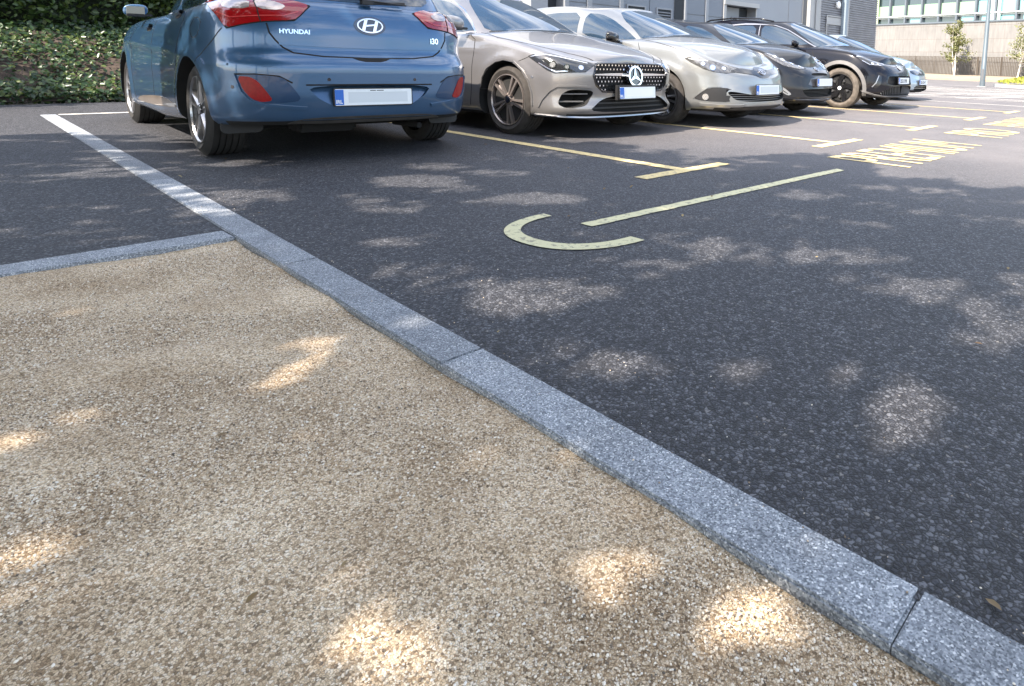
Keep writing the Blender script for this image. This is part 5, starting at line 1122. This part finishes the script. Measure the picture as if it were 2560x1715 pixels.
# ------------------------------------------------------------ silver hatchback
def detail_auris(c):
    front_common(c,[(1.53,0,1.385),(1.50,.40,1.37),(1.70,.54,1.25),(1.94,.61,1.13),(2.15,.68,1.03),(2.38,.55,1.035),(2.5,.25,1.045),(2.52,0,1.05)],
     [[(2.10,.75,.985),(1.17,.77,1.0),(1.13,.62,1.33),(1.34,.6,1.325),(1.56,.6,1.25),(1.9,.68,1.09)],[(1.06,.77,1.0),(.2,.76,1.02),(-.2,.72,1.1),(.1,.62,1.28),(.5,.6,1.33),(1.03,.61,1.335)]],
     [[(2.2,.80,.95),(2.28,.86,.8),(2.2,.875,.55),(2.15,.875,.27)],[(1.1,.79,.96),(1.12,.87,.8),(1.1,.875,.27)]],
     [(2.2,.76,.985),(2.585,.80,.91),(2.85,.80,.83),(2.96,.79,.80)])
    hl=[(2.915,.827,.776),(2.96,.809,.795),(3.134,.731,.765),(3.277,.567,.725),(3.363,.397,.680),(3.39,.50,.640),(3.34,.613,.623),(3.24,.713,.637),(3.14,.773,.667),(2.996,.816,.732)]
    headlamp(c,hl,(.75,.65,.2),[(3.22,.71,.68,.034),(3.30,.61,.672,.026),(3.12,.76,.72,.024)],[([(2.95,.818,.775),(3.05,.775,.765),(3.15,.71,.752)],.010)],basemat=flat('lamp_grey',(.12,.12,.12),.12,coat=1,metal=.5,noise=.4,ns=40))
    g=c.patch('grille_bar',[(3.33,.58,.642),(3.36,.40,.684),(3.42,.14,.662),(3.38,.08,.700),(3.38,-.08,.700),(3.42,-.14,.662),(3.36,-.40,.684),(3.33,-.58,.642),(3.4,-.42,.628),(3.45,-.18,.606),(3.48,-.08,.572),(3.48,.08,.572),(3.45,.18,.606),(3.4,.42,.628)],(1,0,.1),MT['trim'],off=.005,rounding=1)[0]
    M=c.frame((3.45,0,.640),(1,0,.1),.008); bm=bmesh.new(); ring(bm,0,0,.062,.045,.008,0,.008,M); ring(bm,0,.010,.032,.020,.007,0,.008,M); ring(bm,0,-.006,.017,.040,.007,0,.009,M); mk('emblem_badge',bm,MT['chrome'],g)
    for mm in (1,-1):
        f=c.patch('fog_panel',[(3.05,.828*mm,.329),(3.14,.797*mm,.403),(3.212,.762*mm,.458),(3.364,.638*mm,.462),(3.42,.58*mm,.436),(3.40,.62*mm,.34),(3.40,.60*mm,.300),(3.165,.787*mm,.305)],(.8,.6*mm,0),MT['black'],off=.004)[0]
        c.dot('fog_lamp',(3.185,.778*mm,.353),(.7,.7*mm,0),.036,MT['lampwhite'],z=.012,parent=f)
        c.strip('fog_edge',[(3.05,.83*mm,.335),(3.14,.80*mm,.412),(3.212,.765*mm,.470),(3.33,.68*mm,.475)],(.8,.6*mm,0),SILV,w=.014,height=.008)
    slats(c,'lower_grille_slat',-.60,.60,(.315,.338,.361,.384),3.47,flat('grey_slat',(.25,.25,.26),.35,metal=.5),th=.006,dp=.03,curve=.26)
    c.strip('front_lip',[(3.10,-.80,.27),(3.3,-.68,.262),(3.42,-.50,.262),(3.50,-.25,.278),(3.52,0,.28),(3.50,.25,.278),(3.42,.50,.262),(3.3,.68,.262),(3.10,.80,.27)],(1,0,0),SILV,w=.030,height=.014)
    c.patch('lower_valance',[(3.3,.60,.21),(3.35,.50,.238),(3.42,0,.245),(3.35,-.50,.238),(3.3,-.60,.21),(3.3,0,.195)],(1,0,0),MT['grime'],off=.004)
    c.plate(3.548,-.02,.440,tilt=R(-2),front=True,faint=flat('plate_panel_c',(.58,.62,.62),.4))
    for x in (1.7,.6): c.strip('door_handle',[(x-.1,.86,.88),(x+.1,.86,.88)],(0,1,0),SILV,w=.024,height=.02,mirror=True)
    mirror_part(c,1.86,.83,1.01,MT['trim'])
    bm=bmesh.new(); bx(bm,(1.3,0,.2),(3.0,1.1,.06)); mk('axle',bm,MT['dark'],c.root)
    c.wheels(dict(rim=.215,n=5,spoke=sp_twin(.022,.03,.006,.022),mats=[MT['silver'],MT['rimdark']],dish=.02,tyre=DUST))
detail_auris(auris)
# ------------------------------------------------------------ small dark hatchback
def detail_yaris(c):
    front_common(c,[(1.60,0,1.335),(1.57,.40,1.325),(1.80,.55,1.19),(1.96,.61,1.11),(2.16,.66,1.03),(2.38,.52,1.035),(2.48,.25,1.045),(2.50,0,1.05)],
     [[(2.05,.70,.99),(1.2,.74,1.0),(1.18,.58,1.30),(1.45,.58,1.28),(1.68,.62,1.19),(1.9,.68,1.08)],[(1.1,.74,1.0),(.2,.73,1.02),(-.1,.68,1.1),(.2,.58,1.28),(1.06,.58,1.31)]],
     [[(2.15,.77,.95),(2.2,.83,.8),(2.15,.845,.5),(2.1,.845,.27)],[(1.1,.76,.96),(1.12,.845,.8),(1.1,.845,.27)]],
     [(2.06,.68,1.02),(2.3,.73,.98),(2.49,.75,.955),(2.697,.765,.895)])
    hl=[(2.70,.772,.886),(2.76,.73,.895),(2.90,.60,.845),(3.05,.45,.765),(3.16,.31,.695),(3.13,.50,.683),(3.0,.667,.713),(2.854,.741,.792)]
    headlamp(c,hl,(.75,.6,.35),[(2.84,.70,.845,.030),(2.93,.63,.800,.036),(3.03,.53,.750,.030),(3.10,.42,.715,.024)],[([(2.74,.745,.885),(2.9,.61,.835),(3.05,.46,.755)],.010)],basemat=flat('bright_lamp',(.16,.155,.15),.1,coat=1,metal=.7,noise=.5,ns=50))
    M=c.frame((3.22,0,.70),(1,0,.4),.004); bm=bmesh.new(); ring(bm,0,0,.058,.042,.008,0,.007,M); ring(bm,0,.010,.030,.018,.007,0,.007,M); ring(bm,0,-.006,.015,.036,.006,0,.008,M); mk('emblem_badge',bm,MT['chrome'],c.root)
    slats(c,'lower_grille_slat',-.47,.47,(.305,.325,.345,.365,.385),3.265,MT['black'],th=.006,dp=.03,curve=.30)
    c.patch('plate_backing',[(3.2,.42,.435),(3.2,.30,.575),(3.2,-.30,.575),(3.2,-.42,.435)],(1,0,0),flat('grey_insert',(.05,.052,.06),.3,coat=.5),off=.003)
    c.plate(3.325,0,.498,tilt=R(-2),front=True,faint=flat('plate_panel_d',(.72,.72,.74),.4))
    for mm in (1,-1):
        f=c.patch('fog_panel',[(2.957,.755*mm,.435),(3.016,.722*mm,.424),(3.117,.644*mm,.33),(3.08,.68*mm,.305),(2.972,.748*mm,.369)],(.8,.6*mm,0),MT['silver'],off=.003)[0]
        for k in range(5):
            a=k/5; c.strip('fog_slot',[(2.975+.10*a,(.748-.065*a)*mm,.42-.09*a),(2.985+.11*a,(.735-.068*a)*mm,.375-.055*a)],(.8,.6*mm,0),MT['seam'],w=.010,off=.005,parent=f)
    c.strip('front_lip',[(2.95,-.74,.27),(3.1,-.60,.25),(3.22,-.35,.245),(3.26,0,.245),(3.22,.35,.245),(3.1,.60,.25),(2.95,.74,.27)],(1,0,0),DARK,w=.03,height=.012)
    mirror_part(c,1.82,.81,1.01,DARK)
    bm=bmesh.new(); bx(bm,(1.3,0,.2),(3.0,1.1,.06)); mk('axle',bm,MT['dark'],c.root)
    c.wheels(dict(rim=.20,n=8,spoke=sp_twin(.014,.018,.004,.012),mats=[MT['silver'],MT['rimdark']],dish=.02,tyre=DUST))
detail_yaris(yaris)
# ------------------------------------------------------------ black crossover
def detail_id4(c):
    CLAD=flat('grey_cladding',(.12,.115,.11),.6,noise=.15,ns=8)
    front_common(c,[(1.46,0,1.525),(1.43,.42,1.51),(1.80,.60,1.33),(2.05,.67,1.21),(2.26,.73,1.12),(2.48,.55,1.135),(2.60,.25,1.145),(2.63,0,1.15)],
     [[(2.1,.78,1.10),(1.07,.81,1.12),(1.0,.65,1.47),(1.25,.64,1.465),(1.50,.65,1.39),(1.8,.70,1.25)],[(.92,.81,1.12),(.1,.80,1.14),(-.4,.74,1.22),(0,.65,1.42),(.4,.65,1.46),(.88,.66,1.475)]],
     [[(2.2,.85,1.0),(2.26,.91,.85),(2.2,.92,.55),(2.15,.92,.3)],[(1.0,.84,1.05),(1.02,.92,.8),(1.0,.92,.3)]],
     [(2.2,.80,1.07),(2.6,.84,1.02),(2.85,.83,.97),(3.02,.80,.935)])
    c.strip('window_trim',[(2.2,.78,1.085),(2.03,.75,1.16),(1.75,.69,1.30),(1.52,.64,1.41),(1.25,.62,1.49),(.6,.63,1.50),(0,.64,1.45),(-.45,.72,1.25)],(0,1,.35),MT['silver'],w=.028,height=.004,mirror=True)
    c.strip('window_trim',[(1.01,.81,1.11),(.95,.66,1.48)],(0,1,.35),MT['silver'],w=.012,height=.005,mirror=True)
    for mm in (1,-1):
        bm=bmesh.new(); tube(bm,[(-.5,.58*mm,1.53),(-.3,.58*mm,1.60),(.3,.60*mm,1.635),(.9,.60*mm,1.615),(1.2,.58*mm,1.56)],.016,8); mk('roof_rail',bm,MT['trim'],c.root,smooth=True)
    hl=[(3.02,.84,.925),(3.12,.76,.915),(3.30,.62,.865),(3.44,.47,.805),(3.45,.52,.783),(3.402,.60,.762),(3.255,.794,.772),(3.128,.834,.85)]
    headlamp(c,hl,(.75,.6,.25),[(3.29,.74,.80,.028),(3.36,.66,.79,.024)],[([(3.03,.836,.918),(3.13,.76,.905),(3.30,.63,.855),(3.43,.50,.802)],.024),([(3.14,.835,.85),(3.26,.79,.785),(3.40,.61,.772)],.008)])
    c.strip('light_bar',[(3.45,-.47,.798),(3.55,-.2,.79),(3.57,0,.788),(3.55,.2,.79),(3.45,.47,.798)],(1,0,.4),MT['silver'],w=.010,height=.003)
    M=c.frame((3.57,0,.765),(1,0,.3),.004); bm=bmesh.new(); prism(bm,[(.062*math.cos(k*math.pi/16),.062*math.sin(k*math.pi/16)) for k in range(32)],0,.003,M); e=mk('emblem_disc',bm,MT['badge'],c.root)
    bm=bmesh.new(); ring(bm,0,0,.066,.066,.009,0,.008,M)
    for P in (((-.040,.034),(-.030,.034),(-.012,-.002),(-.020,-.006)),((.040,.034),(.030,.034),(.012,-.002),(.020,-.006)),((-.048,.010),(-.038,.012),(-.016,-.044),(-.024,-.044)),((.048,.010),(.038,.012),(.016,-.044),(.024,-.044)),((-.020,-.044),(-.010,-.044),(.006,-.006),(-.004,-.006)),((.020,-.044),(.010,-.044),(-.006,-.006),(.004,-.006))): prism(bm,P,.003,.007,M)
    bmesh.ops.recalc_face_normals(bm,faces=bm.faces); mk('emblem_badge',bm,MT['chrome'],e)
    # lower diamond grille
    bm=bmesh.new()
    for mm in (1,-1):
        for k in range(12):
            y=.04+k*.058; zt_=np.interp(y+.05,[0,.35,.6,.74],[.425,.425,.37,.29]); 
            tube(bm,[(3.545-.18*(y*y),mm*y,.268),(3.55-.18*(y*y),mm*(y-.045+.09),min(zt_,.42))],.0065,5)
    mk('grille_slats',bm,flat('grey_grille',(.12,.12,.12),.5),c.root)
    for mm in (1,-1):
        c.patch('side_vent',[(3.34,.80*mm,.40),(3.40,.74*mm,.60),(3.46,.69*mm,.60),(3.45,.70*mm,.45),(3.39,.77*mm,.37)],(.8,.6*mm,0),MT['trim'],off=.003)
        c.strip('vent_blade',[(3.33,.81*mm,.40),(3.38,.77*mm,.47),(3.42,.73*mm,.60)],(.8,.6*mm,0),MT['silver'],w=.014,height=.006)
        c.strip('lower_lip',[(3.10,.88*mm,.34),(3.25,.83*mm,.30),(3.36,.76*mm,.265),(3.46,.61*mm,.246),(3.53,.35*mm,.24),(3.56,0,.24)],(.9,.4*mm,0),CLAD,w=.03,height=.016)
    for cx in (0,2.77):
        P=[(cx+.455*math.cos(R(a)),.93,.355+.455*math.sin(R(a))) for a in range(-14,195,8)]
        c.strip('arch_cladding',P,(0,1,0),CLAD,w=.065,height=.010,mirror=True)
    c.strip('sill_cladding',[(.5,.93,.26),(2.3,.93,.26)],(0,1,0),CLAD,w=.09,height=.010,mirror=True)
    c.plate(3.60,0,.512,tilt=R(-2),front=True,text='252 D 98')
    mirror_part(c,1.88,.88,1.12,BLK)
    bm=bmesh.new(); bx(bm,(1.3,0,.24),(3.2,1.3,.06)); mk('axle',bm,MT['dark'],c.root)
    def aero(rr):
        return [([(.05,-.05),(rr*.55,-.075),(rr*.95,-.03),(rr*.95,.05),(rr*.5,.01),(.05,.02)],-.004,0),([(rr*.45,.035),(rr*.62,.04),(rr*.66,.065),(rr*.5,.072)],.002,1)]
    c.wheels(dict(rim=.252,n=5,spoke=aero,mats=[MT['rimdark'],MT['silver']],dish=.01,tyre=flat('mud_dusted_tyre',(.10,.085,.070),.95,noise=.35,ns=12),cap=MT['white']))
detail_id4(id4)
# ------------------------------------------------------------ last car of the row
def detail_six(c):
    front_common(c,[(1.64,0,1.465),(1.61,.42,1.455),(1.80,.55,1.34),(2.05,.63,1.19),(2.26,.68,1.07),(2.5,.50,1.075),(2.60,.22,1.085),(2.62,0,1.09)],
     [[(2.1,.74,1.0),(1.17,.76,1.02),(1.13,.60,1.39),(1.4,.59,1.38),(1.9,.68,1.11)],[(1.06,.76,1.02),(.1,.75,1.05),(.1,.6,1.36),(1.03,.6,1.40)]],
     [[(2.2,.81,.95),(2.26,.87,.8),(2.2,.885,.55),(2.15,.885,.27)]],[(2.2,.74,1.0),(2.6,.81,.91),(2.95,.80,.83)])
    headlamp(c,[(2.95,.84,.82),(3.10,.76,.81),(3.32,.60,.76),(3.40,.48,.70),(3.38,.60,.66),(3.2,.77,.70)],(.75,.65,.2),[(3.25,.72,.74,.03)],[([(2.98,.83,.815),(3.15,.74,.795),(3.33,.58,.745)],.012)])
    e=c.patch('grille_panel',[(3.44,.46,.68),(3.46,.2,.705),(3.46,-.2,.705),(3.44,-.46,.68),(3.48,-.47,.62),(3.52,-.25,.575),(3.52,.25,.575),(3.48,.47,.62)],(1,0,.1),MT['trim'],off=.004)[0]
    M=c.frame((3.50,0,.635),(1,0,.2),.006); bm=bmesh.new(); ring(bm,0,0,.075,.04,.009,0,.008,M); prism(bm,[(-.05,-.006),(.05,.0),(.05,.012),(-.05,.006)],0,.008,M); bmesh.ops.recalc_face_normals(bm,faces=bm.faces); mk('emblem_badge',bm,MT['chrome'],e)
    slats(c,'lower_grille_slat',-.42,.42,(.285,.32),3.57,MT['silver'],th=.007,dp=.02,curve=.2)
    c.plate(3.615,0,.425,tilt=R(-2),front=True,text='231 D 47')
    mirror_part(c,1.88,.84,1.03,SBL)
    bm=bmesh.new(); bx(bm,(1.3,0,.2),(3.0,1.1,.06)); mk('axle',bm,MT['dark'],c.root)
    c.wheels(dict(rim=.215,n=5,spoke=sp_twin(.02,.03,.006,.022),mats=[MT['silver'],MT['rimdark']],dish=.02))
detail_six(six)
